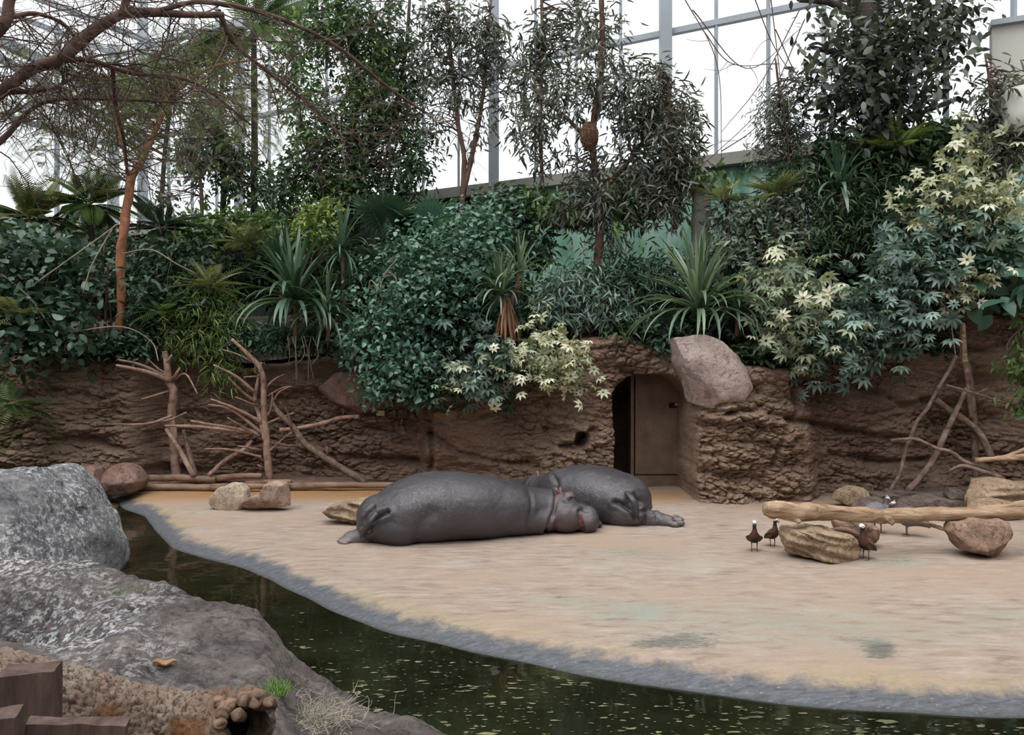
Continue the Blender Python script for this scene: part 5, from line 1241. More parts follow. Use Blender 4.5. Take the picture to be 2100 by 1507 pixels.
# ---- strap-leaf rosettes (dracaena, yucca): each leaf an object
SM = {}
def strap_mesh(kind, mat):
    key = (kind, mat.name)
    if key in SM: return SM[key]
    el, droop, w = {0: (85, 0.15, 0.055), 1: (70, 0.35, 0.06), 2: (52, 0.7, 0.06), 3: (35, 1.0, 0.06), 4: (12, 1.0, 0.06), 5: (-25, 0.6, 0.055), 6: (-70, 0.1, 0.05)}[kind]
    n = 9; t_ = np.linspace(0, 1, n); ang = R(el) - droop * 1.5 * t_ ** 1.4
    x = np.r_[0, np.cumsum(np.cos((ang[1:] + ang[:-1]) / 2) / (n - 1))]; z_ = np.r_[0, np.cumsum(np.sin((ang[1:] + ang[:-1]) / 2) / (n - 1))]
    ww = w * np.interp(t_, [0, 0.15, 0.5, 0.85, 1], [0.55, 0.8, 1, 0.6, 0.03]) / 2; V = []
    for k in range(n):
        nx_, nz_ = -math.sin(ang[k]), math.cos(ang[k]); lift = ww[k] * 0.5
        V += [(x[k] + nx_ * lift, -ww[k], z_[k] + nz_ * lift), (x[k], 0, z_[k]), (x[k] + nx_ * lift, ww[k], z_[k] + nz_ * lift)]
    me = mesh_np('strap_leaf', np.array(V), [grid_faces(n, 3)]); me.materials.append(mat); SM[key] = me; return me
def rosette(root, c, n, ln, mat, seed, kinds=(0, 1, 2, 3, 4), wide=1.0, part='leaf'):
    rs = np.random.RandomState(seed); base = np.array(root.matrix_basis.translation)
    for i in range(n):
        k = kinds[int(len(kinds) * i / n)]; a = i * 2.39996 + rs.uniform(-0.25, 0.25); s_ = ln * rs.uniform(0.78, 1.1)
        mt = Matrix.Translation(Vector(c - base + rs.normal(size=3) * 0.02)) @ Matrix.Rotation(a, 4, 'Z') @ Matrix.Rotation(rs.uniform(-0.12, 0.12), 4, 'X') @ Matrix.Diagonal((s_, s_ * wide, s_, 1))
        link(part, strap_mesh(k, mat), None, root, mt)
def dracaena(name, label, px, py, Y, n, ln, mat, seed, kinds=(0, 1, 2, 3, 4), wide=1.0, stem=None, heads=None, cat='plant', group='sword-leaved plants on the terrace'):
    zb = stem if stem else py + 60
    r = plant(name, label, cat, px, zb, Y, group)
    branch_obj('stem', [(px, zb, Y, 5), (px + 2, (zb + py) / 2, Y, 4.5), (px, py, Y, 4)], M['brownbark'], r, seed, sides=8)
    rosette(r, P(px, py, Y), n, ln, mat, seed, kinds, wide)
    for k, (x, y, nn, l2) in enumerate(heads or []):
        branch_obj('stem', [(px, zb, Y, 4), ((px + x) / 2, (zb + y) / 2, Y, 4), (x, y, Y, 3.5)], M['brownbark'], r, seed + 5, sides=8); rosette(r, P(x, y, Y), nn, l2, mat, seed + 9 + k, kinds, wide)
    return r

# ------------------------------------------------ dark background hedge against the back wall (left to right)
gbk = 'dark evergreen shrubs along the back wall'
for k, (px, py, Y, rx, rz, lab) in enumerate([(40, 560, 19, 130, 110, 'dense dark shrub at the far left below the window sill'), (230, 560, 20, 110, 90, 'dense dark shrub behind the red-barked trunk'), (400, 550, 20, 120, 90, 'dense dark shrub behind the yellow-green fronds'),
        (560, 530, 19.5, 110, 90, 'dense dark shrub behind the arching dracaenas'), (700, 560, 18.5, 110, 100, 'dense dark shrub below the leafy vine tree'), (840, 560, 18, 100, 80, 'dense dark shrub behind the fan palms'),
        (1060, 640, 16.3, 120, 70, 'dense dark shrub behind the skirted yucca'), (1250, 620, 15.6, 110, 60, 'dense dark shrub above the doorway'),
        (1480, 600, 15.2, 120, 90, 'dense dark shrub behind the large arching strap plant'), (1720, 560, 14.9, 140, 110, 'dense dark shrub behind the cream schefflera'), (1980, 520, 14.6, 150, 90, 'dense dark shrub at the right below the cream foliage')]):
    r = plant('evergreen_shrub', lab, 'shrub', px, py + rz, Y, gbk)
    cc = foliage(r, [(px, py, Y, rx, rz, 60), (px - rx * 0.4, py + rz * 0.5, Y, rx * 0.7, rz * 0.5, 50), (px + rx * 0.4, py + rz * 0.4, Y, rx * 0.7, rz * 0.6, 50)], 3600, 0.155, 'leaf', L['deep'] if k % 2 else L['dark'], 300 + k, droop=0.5)
    twigs_to(r, P(px, py + rz, Y), cc, 14, M['darkbark'], np.random.RandomState(k), 0.02)

# ------------------------------------------------ tall trees
gtt = 'tall trees on the terrace'
# vine-covered tree
r = plant('leafy_tree', 'tall vine-covered tree with glossy leaves left of centre', 'tree', 725, 560, 18.6, gtt)
tp = [(725, 560, 9), (730, 420, 9), (720, 300, 8), (740, 150, 7), (700, 40, 6), (690, -80, 5)]
stems(r, [tpath(tp, 18.6), tpath([(727, 440, 6), (640, 330, 5), (610, 200, 4), (600, 60, 3)], 18.5), tpath([(722, 330, 6), (800, 250, 5), (830, 120, 4), (840, 0, 3)], 18.7)], M['darkbark'], 11, 'trunk')
cc = foliage(r, [(760, 70, 18.6, 90, 100), (780, 240, 18.6, 85, 110), (690, 330, 18.6, 110, 80), (600, 390, 18.4, 80, 55), (840, 330, 18.6, 60, 95), (660, 60, 18.6, 70, 80, 50, 0.7), (730, 400, 18.6, 120, 50), (830, 150, 18.7, 60, 80, 40, 0.6)], 10500, 0.155, 'leaf', L['dark'], 21, droop=0.5)
twigs_to(r, along(tp, 18.6), cc, 120, M['twig'], np.random.RandomState(1), 0.025)
foliage(r, [(625, 190, 18.3, 60, 90), (600, 110, 18.3, 60, 70), (650, 270, 18.2, 50, 60), (760, 180, 18.0, 60, 80, 20), (780, 100, 18.0, 50, 50, 20, 0.6), (700, 60, 18.0, 90, 60, 20), (720, 250, 18.0, 90, 80, 20, 0.7), (690, 380, 18.0, 100, 50, 20, 0.6)], 4200, 0.14, 'leaf', L['mid'], 22, droop=0.5)
# slender willow-leaved trees
def slim(label, trunk, Y, blobs, n, seed, mat='willow', ln=0.25, bark='brownbark', key='lance', extra=(), clump=9, nm='slender_tree', droop=0.7, lo=None):
    r = plant(nm, label, 'tree', trunk[0][0], trunk[0][1], Y, gtt)
    stems(r, [tpath(trunk, Y)] + [tpath(e, Y) for e in extra], M[bark], seed, 'trunk')
    cc = foliage(r, [(b[0], b[1], Y, *b[2:]) for b in blobs], n, ln, key, L[mat], seed, clump, ln * 0.7, droop=droop, nobj=lo or 0)
    tw = along(trunk, Y)
    for e in extra: tw = np.vstack([tw, along(e, Y)])
    twigs_to(r, tw, cc, min(180, len(cc)), M['twig'], np.random.RandomState(seed), 0.016)
    return r
slim('slender twin-stemmed tree with sparse drooping leaves left of the thick window post', [(945, 450, 6), (952, 330, 5), (940, 260, 4.5), (925, 120, 3.5), (915, -20, 3)], 18.0,
     [(900, 60, 70, 60), (940, 170, 60, 60), (1010, 130, 45, 80), (870, 140, 50, 60), (980, 60, 60, 60), (985, 270, 40, 40, 30, 0.5), (1040, 200, 30, 60, 30, 0.7), (890, 260, 40, 50, 30, 0.6)], 2400, 31, ln=0.21, extra=([(950, 400, 5), (972, 300, 5), (990, 200, 4), (1000, 80, 3), (1010, -30, 2)],))
slim('tree with brown-red trunk and dense drooping grey leaves in the centre', [(1222, 640, 8), (1226, 540, 9), (1230, 470, 9), (1225, 380, 8), (1215, 280, 7), (1232, 150, 7), (1235, 60, 6), (1232, -40, 5)], 15.6,
     [(1270, 190, 95, 70), (1150, 200, 65, 70), (1360, 230, 65, 80), (1310, 330, 120, 60), (1235, 60, 55, 80, 40, 0.8), (1160, 330, 60, 50, 40, 0.7), (1230, 420, 110, 60), (1390, 350, 50, 50), (1320, 250, 70, 70), (1080, 250, 40, 60, 30, 0.6), (1240, 480, 60, 50)], 4600, 41, bark='brownbark', ln=0.2,
     extra=([(1226, 400, 5), (1290, 330, 4), (1350, 240, 3), (1380, 170, 2)], [(1218, 300, 5), (1160, 240, 4), (1110, 200, 3), (1090, 150, 2)]))
slim('thin tree with narrow leaves rising in front of the central glazing', [(1115, 470, 4), (1112, 380, 4), (1108, 250, 4), (1112, 100, 3.5), (1110, -30, 3)], 16.4,
     [(1100, 130, 45, 90, 30), (1130, 60, 50, 60, 30), (1095, 270, 40, 70, 30), (1190, 60, 45, 70, 30)], 1100, 45, ln=0.22)
slim('leafy young tree hiding the window post right of the nest', [(1385, 470, 6), (1378, 380, 6), (1372, 270, 5), (1370, 160, 4)], 15.2,
     [(1370, 340, 70, 60), (1400, 260, 45, 55), (1350, 420, 70, 50), (1340, 170, 40, 40, 30, 0.6)], 1300, 47, mat='willow', ln=0.19)
# large dark tree at right
r = plant('broadleaf_tree', 'big dark tree with large glossy leaves at the upper right', 'tree', 1790, 470, 14.9, gtt)
tp = [(1795, 470, 16), (1790, 300, 18), (1785, 160, 22), (1775, 50, 26), (1760, -60, 28)]
ex = [[(1790, 260, 9), (1850, 180, 8), (1890, 60, 7), (1910, -60, 6)], [(1778, 40, 10), (1700, 5, 7), (1640, 0, 5)], [(1800, 270, 8), (1870, 240, 6), (1960, 205, 4), (1985, 210, 3)], [(1785, 120, 7), (1720, 110, 5), (1660, 95, 4)]]
stems(r, [tpath(tp, 14.9)] + [tpath(e, 14.9) for e in ex], M['darkbark'], 51, 'trunk', 12)
cc = foliage(r, [(1770, 150, 14.7, 60, 130), (1700, 85, 14.8, 60, 40), (1860, 110, 14.7, 70, 90), (1840, 210, 14.6, 90, 60), (1700, 190, 14.7, 65, 55), (1950, 70, 14.9, 50, 50), (1880, 30, 14.9, 80, 50), (1720, 20, 15, 60, 30, 40, 0.6), (1760, 250, 14.6, 90, 40)], 3000, 0.2, 'ovate', L['bigtree'], 52, clump=9, cr=0.3, droop=0.5, nobj=300)
twigs_to(r, along(tp, 14.9), cc, 120, M['darkbark'], np.random.RandomState(2), 0.022)
slim('wispy small-leaved tree left of the big dark tree', [(1620, 400, 4), (1615, 300, 3), (1600, 200, 2.5), (1590, 120, 2)], 15.0, [(1590, 240, 45, 70), (1640, 280, 50, 40), (1560, 310, 40, 40, 20, 0.6), (1640, 190, 35, 40, 20, 0.5)], 1500, 55, mat='grey', ln=0.12, nm='wispy_tree')
slim('narrow-leaved shrub tree at the right edge by the beige wall', [(2040, 420, 5), (2035, 300, 4), (2030, 180, 3), (2020, 110, 2)], 13.6, [(2030, 200, 30, 60), (2075, 260, 40, 60), (2050, 320, 55, 50), (2090, 180, 25, 40)], 1300, 57, mat='willow', ln=0.2)
# red-barked acacia at left and its feathery foliage
r = plant('acacia_tree', 'slim red-barked tree with a bent trunk at the left', 'tree', 243, 700, 15.3, gtt)
tp = [(243, 700, 8), (248, 620, 8.5), (247, 530, 9), (254, 470, 9), (264, 400, 8.5), (270, 365, 8), (300, 310, 6), (330, 240, 5.5), (348, 195, 5)]
stems(r, [tpath(tp, 15.3), [(265, 380, 15.3, 5), (258, 330, 15.2, 3), (240, 250, 15.0, 2.5), (215, 150, 14.8, 2)], [(345, 200, 15.3, 4), (430, 140, 15.0, 3), (540, 120, 14.8, 2)]], M['redbark'], 61, 'trunk', 12)
cc = foliage(r, [(330, 180, 15.2, 110, 60), (200, 200, 15, 120, 70), (450, 170, 15, 90, 60), (120, 300, 15, 90, 60), (330, 330, 15.5, 100, 60, 50, 0.6), (60, 200, 14.5, 70, 50), (520, 250, 15.5, 70, 50)], 1000, 0.40, 'fine', L['fern'], 62, clump=5, cr=0.25, droop=0.3)
twigs_to(r, along(tp, 15.3), cc, 60, M['twig'], np.random.RandomState(3), 0.012)
# other left trees
slim('thin dark tree with small leaves against the left glazing', [(455, 470, 6), (460, 350, 6), (452, 250, 5), (458, 120, 4), (450, 20, 3)], 19.5, [(440, 300, 70, 80), (500, 360, 60, 60), (400, 250, 60, 60, 30, 0.6), (470, 180, 60, 60, 30, 0.5), (540, 400, 50, 40)], 2000, 65, mat='dark', ln=0.17, bark='darkbark', key='leaf')
slim('thin stemmed tree with clustered leaves between the left window posts', [(415, 470, 4), (412, 380, 4), (400, 300, 3), (390, 220, 3)], 18.5, [(400, 320, 50, 50), (370, 400, 60, 40, 30, 0.5), (430, 230, 50, 40)], 900, 67, mat='grey', ln=0.15, bark='twig', key='leaf')
slim('green feathery tree under the roof beam at the upper left', [(330, 480, 5), (335, 350, 5), (350, 220, 4), (380, 120, 3)], 21, [(370, 150, 90, 40), (290, 200, 80, 40), (440, 100, 70, 40), (250, 260, 60, 40)], 2200, 69, mat='mid', ln=0.22, bark='darkbark', key='lance')
# tree fern / palm fronds at left
def palm(name, label, px, py, Y, n, ln, key, mat, seed, base, el=(10, 75), bark='darkbark', cat='palm', group='palms and ferns', spread=360):
    r = plant(name, label, cat, px, base, Y, group); rs = np.random.RandomState(seed); c0 = P(px, py, Y); b0 = P(px, base, Y)
    if key == 'frond': n = int(n * 1.6)
    elif base - py > 10: branch_obj('trunk', [(px, base, Y, 7), (px + 2, (py + base) / 2, Y, 6.5), (px, py, Y, 6)], M[bark], r, seed)
    me = tmesh(key, mat)
    for i in range(n):
        a = i * 2.39996 + rs.uniform(-0.2, 0.2); e = R(rs.uniform(*el)); D = np.array([[math.cos(a) * math.cos(e), math.sin(a) * math.cos(e), math.sin(e)]]); N = np.array([[-math.cos(a) * math.sin(e), -math.sin(a) * math.sin(e), math.cos(e)]])
        X, Y_, Z = frames(D, N); s_ = ln * rs.uniform(0.8, 1.1); p_ = c0 - b0
        if key == 'fan': p_ = p_ + D[0] * ln * 0.9
        mt = Matrix(((X[0][0] * s_, Y_[0][0] * s_, Z[0][0] * s_, p_[0]), (X[0][1] * s_, Y_[0][1] * s_, Z[0][1] * s_, p_[1]), (X[0][2] * s_, Y_[0][2] * s_, Z[0][2] * s_, p_[2]), (0, 0, 0, 1)))
        link('frond', me, None, r, mt)
    return r
TL['palmfrond'] = t_frond(26, 0.30, 0.10, 0.45, 0.1)
palm('feather_palm', 'dark feather palm at the far left below the glazing', 60, 450, 16.5, 34, 1.0, 'palmfrond', L['fern'], 71, 560, (-35, 80))
palm('feather_palm', 'feather palm left of the red-barked trunk', 185, 420, 17, 34, 1.0, 'palmfrond', L['mid'], 72, 560, (-35, 80))
palm('feather_palm', 'small feather palm right of the red-barked trunk', 330, 470, 16.5, 14, 1.0, 'palmfrond', L['deep'], 73, 560, (5, 70))
palm('feather_palm', 'tall feather palm high above the vine-covered tree', 520, 60, 20, 14, 1.9, 'palmfrond', L['mid'], 74, 560, (-10, 60))
palm('fan_palm', 'fan palm with a wide round leaf left of the central shrub', 800, 500, 16.8, 6, 0.75, 'fan', L['deep'], 75, 600, (25, 70))
palm('fan_palm', 'smaller fan palm behind the top of the central shrub', 880, 500, 16.5, 6, 0.65, 'fan', L['blue'], 76, 600, (25, 70))
palm('fan_palm', 'low fan palm below the wide fan leaf', 800, 555, 16.4, 5, 0.5, 'fan', L['deep'], 77, 620, (10, 60))
palm('fern', 'yellow-green feathery fern above the bamboo', 430, 590, 15.4, 16, 0.75, 'frond', L['fern'], 78, 640, (0, 70), 'twig', 'fern')
palm('fern', 'yellow-green fern fronds over the rear wall on the right', 1590, 400, 14.6, 16, 0.7, 'frond', L['fern'], 79, 440, (0, 60), 'twig', 'fern')
palm('fern', 'lime green fern under the big dark tree', 1840, 310, 14.2, 16, 0.75, 'frond', L['lime'], 80, 360, (0, 60), 'twig', 'fern')
palm('fern', 'green fern fronds beside the grey pillar', 1480, 410, 14.8, 12, 0.6, 'frond', L['fern'], 81, 450, (0, 60), 'twig', 'fern')
palm('fern', 'olive fern fronds hanging at the left edge of the pond cliff', 30, 650, 14.0, 14, 0.8, 'frond', L['fern'], 82, 700, (-20, 50), 'twig', 'fern')
palm('fern', 'pale fern hanging low on the left cliff above the boulder', 20, 830, 14.2, 12, 0.8, 'frond', L['mid'], 83, 860, (-30, 50), 'twig', 'fern')
palm('fern', 'green feathery fern in front of the dark thicket', 330, 640, 15.2, 14, 0.6, 'frond', L['mid'], 84, 680, (-10, 60), 'twig', 'fern')
palm('fern', 'olive fern between the lime shrub and the fern above the bamboo', 500, 500, 16.0, 14, 0.7, 'frond', L['fern'], 85, 560, (0, 70), 'twig', 'fern')

# ------------------------------------------------ shrubs on the terrace edge
gsh = 'shrubs along the cliff edge'
def shrub(name, label, px, py, Y, blobs, n, ln, key, mat, seed, nobj=0, ntw=30, droop=0.4, part='leaf', up=0.8, clump=10, bark='twig', cr=None, front=0.3, group=gsh, cat='shrub'):
    r = plant(name, label, cat, px, py, Y, group)
    cc = foliage(r, blobs, n, ln, key, L[mat], seed, clump, cr, droop, up, nobj, part, front=front)
    twigs_to(r, P(px, py, Y), cc, ntw, M[bark], np.random.RandomState(seed), 0.02); return r
shrub('ivy_shrub', 'dark ivy-like shrub with large rounded leaves at the left edge', 60, 720, 14.9, [(60, 540, 14.9, 90, 60), (40, 620, 14.7, 90, 70), (120, 660, 14.5, 70, 50), (70, 710, 14.3, 80, 40), (170, 560, 15.2, 50, 60)], 1900, 0.18, 'broad', 'deep', 101, 260, clump=16, cr=0.25)
shrub('ivy_shrub', 'grey-leaved climber covering the wall in the far left corner', 30, 600, 15.8, [(40, 510, 15.8, 80, 40), (130, 530, 15.8, 60, 40)], 600, 0.2, 'broad', 'slate', 102, 140)
shrub('thicket', 'dark leafy thicket right of the red-barked trunk', 330, 700, 15.8, [(320, 620, 15.8, 70, 70), (360, 540, 16.2, 80, 50), (290, 690, 15.5, 50, 30), (400, 640, 15.8, 40, 60)], 2400, 0.17, 'leaf', 'deep', 103)
shrub('bamboo', 'clump of light green bamboo hanging over the cliff', 430, 690, 15.9, [(440, 630, 15.7, 55, 50), (420, 700, 15.6, 55, 50), (455, 760, 15.5, 40, 30), (375, 690, 15.6, 30, 50), (480, 690, 15.6, 30, 60), (400, 600, 15.9, 50, 30)], 2600, 0.19, 'bam', 'bamboo', 104, 0, 60, 0.8)
shrub('lime_shrub', 'bright lime-leaved shrub beside the tall sword-leaved plants', 640, 560, 17, [(640, 480, 17, 55, 35), (600, 500, 17, 40, 30), (660, 440, 17.2, 50, 30)], 1300, 0.13, 'leaf', 'lime', 105)
shrub('round_shrub', 'large mounded blue-green shrub with small leaves in the centre', 900, 720, 15.4, [(960, 500, 15.4, 100, 50), (860, 540, 15.2, 90, 60), (820, 620, 15.0, 90, 60), (900, 620, 14.9, 110, 70), (800, 690, 14.8, 80, 50), (870, 720, 14.7, 80, 50), (820, 770, 14.6, 60, 40), (940, 560, 15.0, 100, 60), (990, 470, 15.6, 80, 30)], 8000, 0.12, 'round', 'blue', 106, 0, 80, clump=42, cr=0.23, front=0.6)
shrub('shrub', 'dark green shrub under the mounded central shrub', 960, 740, 15.2, [(960, 690, 15, 70, 60), (900, 770, 14.9, 70, 40), (1000, 640, 15.2, 80, 50)], 2200, 0.15, 'leaf', 'deep', 107, clump=24, cr=0.2)
shrub('umbrella_plant', 'grey-green umbrella plant hanging over the cliff below the yucca', 980, 720, 14.7, [(980, 740, 14.5, 50, 40), (950, 775, 14.4, 40, 30), (1030, 770, 14.4, 45, 30), (1010, 700, 14.6, 50, 30)], 170, 0.36, 'palm8', 'slate', 108, 170, 24, 0.1, 'leaf', 1.0, 1, front=0.9)
shrub('variegated_shrub', 'cream variegated shrub with pale leaves spilling over the cliff in the centre', 1140, 720, 14.6, [(1145, 748, 14.1, 48, 34), (1105, 700, 14.3, 30, 22), (1178, 772, 14.0, 22, 16), (1095, 750, 14.1, 22, 18)], 260, 0.27, 'palm6', 'cream', 109, 260, 24, 0.1, 'leaf', 1.0, 1, front=0.9)
shrub('variegated_shrub', 'small cream and green shrub left of the cream central shrub', 950, 790, 14.5, [(945, 775, 14.2, 25, 25), (1035, 735, 14.2, 30, 20)], 80, 0.27, 'palm6', 'creamgrn', 110, 80, 12, 0.1, 'leaf', 1.0, 1, front=0.9)
shrub('drooping_shrub', 'grey-leaved drooping shrub beside the brown-red trunk', 1200, 690, 14.8, [(1180, 590, 15.0, 70, 40), (1150, 630, 14.8, 50, 40), (1240, 630, 14.7, 60, 36), (1290, 650, 14.6, 40, 24)], 1700, 0.21, 'lance', 'slate', 111, 0, 40, 0.9)
shrub('drooping_shrub', 'dark drooping shrub above the doorway', 1290, 690, 14.8, [(1290, 600, 15, 60, 45), (1250, 560, 15.2, 60, 40), (1340, 570, 15.0, 40, 50)], 1600, 0.2, 'lance', 'deep', 112, 0, 30, 0.9)
shrub('umbrella_plant', 'cream-tipped umbrella plant right of the big strap-leaved plant', 1610, 720, 14.2, [(1590, 560, 14.0, 55, 35), (1570, 620, 13.8, 50, 40), (1640, 620, 13.6, 65, 45), (1640, 680, 13.4, 55, 40), (1580, 680, 13.6, 35, 30)], 330, 0.34, 'palm8', 'creamgrn', 113, 300, 24, 0.1, 'leaf', 1.0, 1, front=0.9)
shrub('umbrella_plant', 'wide blue-green umbrella plant overhanging the right cliff', 1780, 720, 14.2, [(1740, 640, 13.7, 60, 35), (1830, 640, 13.6, 80, 35), (1760, 700, 13.5, 80, 40), (1690, 730, 13.4, 45, 30), (1860, 665, 13.5, 55, 25), (1690, 660, 13.6, 50, 40)], 360, 0.34, 'palm8', 'slate', 114, 300, 24, 0.1, 'leaf', 1.0, 1, front=0.9)
shrub('grey_shrub', 'grey-green small-leaved shrub in front of the mural on the right', 1560, 560, 14.8, [(1540, 450, 14.8, 90, 40), (1500, 520, 14.6, 70, 40), (1600, 430, 14.8, 60, 35), (1620, 500, 14.6, 50, 40)], 3000, 0.14, 'leaf', 'grey', 115)
shrub('variegated_tree', 'tall cream-leaved variegated shrub at the upper right', 2000, 520, 14.0, [(1990, 330, 13.8, 75, 45), (2030, 400, 13.6, 60, 50), (1960, 400, 13.6, 70, 45), (1890, 430, 13.6, 60, 35), (1990, 460, 13.6, 60, 30)], 340, 0.31, 'palm6', 'cream', 116, 300, 30, 0.1, 'leaf', 1.0, 1, front=0.9)
shrub('umbrella_plant', 'blue-green umbrella plant below the tall cream-leaved shrub', 1930, 600, 13.9, [(1880, 520, 13.6, 80, 50), (1950, 500, 13.6, 70, 40), (1830, 570, 13.6, 50, 40), (1990, 540, 13.5, 50, 30)], 320, 0.36, 'palm8', 'slate', 117, 300, 24, 0.1, 'leaf', 1.0, 1, front=0.9)
shrub('variegated_shrub', 'small cream shrub above the right cliff near the rope', 1980, 610, 13.6, [(1975, 575, 13.4, 35, 28), (1940, 600, 13.4, 20, 16), (2000, 560, 13.4, 25, 20)], 90, 0.27, 'palm6', 'cream', 118, 90, 12, 0.1, 'leaf', 1.0, 1, front=0.9)
shrub('large_leaf_plant', 'broad-leaved green plant at the right edge on top of the cliff', 2080, 640, 13.6, [(2080, 580, 13.4, 45, 40), (2060, 620, 13.3, 30, 20), (2100, 540, 13.5, 40, 30)], 90, 0.38, 'broad', 'blue', 119, 90, 14, 0.3)
shrub('hanging_vine', 'green vine hanging down the cliff at the right edge', 2110, 660, 13.2, [(2100, 720, 13.0, 18, 40), (2095, 800, 13.0, 14, 60), (2110, 660, 13.1, 20, 30)], 300, 0.16, 'leaf', 'mid', 120, 0, 20, 0.9)
shrub('dark_shrub', 'dark shrub with long leaves under the big dark tree', 1730, 560, 14.5, [(1740, 430, 14.5, 80, 60), (1680, 500, 14.5, 60, 50), (1790, 480, 14.4, 60, 60), (1850, 380, 14.4, 70, 40), (1720, 340, 14.8, 60, 40), (1640, 370, 15.0, 80, 40)], 4200, 0.17, 'lance', 'dark', 121, 0, 50, 0.6)
shrub('green_shrub', 'leafy green shrub at the foot of the slender twin-stemmed tree', 1040, 520, 16.2, [(1040, 440, 16.3, 60, 35), (1090, 500, 16.0, 50, 40), (990, 420, 16.5, 50, 20)], 1500, 0.18, 'leaf', 'deep', 122)
shrub('climber', 'mixed green climber hanging from the sill above the mural', 1180, 470, 16.0, [(1160, 430, 16.2, 90, 25), (1310, 410, 15.8, 80, 25), (1090, 420, 16.4, 50, 25), (1420, 370, 15.6, 70, 20)], 1500, 0.19, 'leaf', 'mid', 123, 0, 20, 0.8)
shrub('trailing_shrub', 'small-leaved shoots trailing down the cliff below the central shrub', 760, 760, 14.8, [(770, 790, 14.7, 30, 35), (850, 790, 14.6, 35, 30), (740, 710, 14.9, 40, 30)], 700, 0.13, 'round', 'blue', 124, 0, 26, 0.6, clump=22, cr=0.14)
shrub('olive_shrub', 'olive small-leaved shrub at the base of the left glazing', 470, 520, 18, [(480, 470, 18, 80, 35), (560, 480, 17.6, 60, 40), (380, 480, 18.4, 70, 30)], 2200, 0.16, 'leaf', 'mid', 125)

# sword-leaved plants
dracaena('dracaena', 'large dracaena with long arching leaves over the left cliff', 604, 622, 15.0, 90, 1.5, L['strap'], 201, (0, 1, 1, 2, 2, 3, 3, 4, 4, 4), 1.1, 705)
dracaena('dracaena', 'starry dracaena just right of the large arching one', 672, 645, 14.8, 54, 1.0, L['strap'], 202, (0, 1, 2, 3, 3, 4, 4, 5), 1.0, 700)
dracaena('dracaena', 'tall dracaena with hanging lower leaves beside the lime shrub', 702, 510, 16.0, 50, 0.95, L['strap'], 203, (0, 0, 1, 2, 3, 4, 5, 5), 1.0, 640, [(715, 590, 34, 0.8)])
dracaena('dracaena', 'broad dracaena with upright leaves behind the arching one', 575, 560, 16.0, 36, 1.2, L['strap'], 204, (0, 1, 1, 2, 2, 3), 1.2, 640)
y_ = dracaena('yucca', 'spiky yucca with a brown skirt of dead leaves in the centre', 1028, 600, 14.25, 70, 0.8, L['straplight'], 205, (0, 0, 1, 1, 2, 2, 3, 4), 1.2, 700, [(1066, 560, 36, 0.75)])
rosette(y_, P(1040, 612, 14.2), 70, 0.85, L['deadleaf'], 206, (6, 6, 6), 1.0, 'dead_leaf')
rosette(y_, P(1028, 604, 14.2), 10, 0.7, L['straplight'], 207, (5, 5), 1.2, 'leaf')
dracaena('strap_plant', 'big fountain of light green strap leaves above the doorway', 1432, 640, 13.9, 120, 1.5, L['straplight'], 208, (0, 0, 1, 1, 2, 2, 3, 3, 4, 4), 0.85, 690)
dracaena('strap_plant', 'smaller strap-leaved tuft hanging beside the mauve boulder', 1510, 640, 13.8, 60, 1.0, L['strap'], 209, (1, 2, 3, 4, 4, 5), 0.95, 690)
dracaena('yucca', 'dark spiky yucca in front of the mural', 1568, 500, 14.5, 34, 0.75, L['strap'], 210, (0, 1, 1, 2, 3), 1.1, 560)
dracaena('yucca', 'small spiky yucca beside the grey pillar', 1490, 425, 15.2, 26, 0.7, L['strap'], 211, (0, 1, 2, 3, 4), 1.0, 500)
dracaena('dracaena', 'broad-leaved dark dracaena under the upper right tree', 1725, 380, 14.2, 40, 0.8, L['strap'], 212, (0, 1, 2, 3, 4, 5), 1.8, 450)
dracaena('dracaena', 'spiky dracaena behind the yucca with dead skirt', 1060, 540, 15.4, 34, 0.75, L['strap'], 213, (0, 1, 2, 3, 4), 0.9, 640)
dracaena('dracaena', 'spiky plant with thin leaves low in the left thicket', 345, 560, 15.8, 30, 0.6, L['strap'], 214, (0, 1, 2, 3), 0.8, 620)
dracaena('dracaena', 'spiky plant below the cream-leaved shrub on the right', 1860, 440, 14.0, 30, 0.75, L['strap'], 215, (0, 1, 2, 3, 4), 1.4, 500)

# grey pillar at the mural, nest
m = MB(); V, F = wood(np.array([P(1436, 560, 15.6), P(1437, 470, 15.6), P(1440, 380, 15.6)]), np.array([0.2, 0.19, 0.19]), 16, 8, 0.08, 3); m.add(V, F)
b0 = P(1436, 560, 15.6); o = link('concrete_pillar', m.mesh('pillar', b0), M['sill']); o.location = b0; tag(o, 'grey-green round pillar standing in front of the mural', 'pillar')
rs = np.random.RandomState(77); b0 = P(1208, 300, 15.1); m = MB()
V, F = ell((0, 0, 0.2), (0.17, 0.17, 0.26), 24, 16); V += 0.02 * np.c_[perlin(V * 25), perlin(V * 25 + 3), perlin(V * 25 + 8)]; m.add(V, F)
nest = link('bird_nest', m.mesh('nest'), M['nest']); nest.location = b0; tag(nest, 'woven brown hanging bird nest in the central tree', 'nest')
m = MB()
for k in range(160):
    d = unit(rs.normal(size=3)); c = np.array([0, 0, 0.2]) + d * np.array([0.17, 0.17, 0.26]); tdir = unit(np.cross(d, rs.normal(size=3)))
    pts = np.array([c + tdir * s_ * 0.12 + d * (0.02 - 0.05 * s_ * s_) for s_ in (-1, 0, 1)]); V, F = tube(pts, 0.004, 3, False); m.add(V, F, rs.rand())
o = link('straw', m.mesh('straw'), L['deadleaf'], nest); o['kind'] = 'stuff'

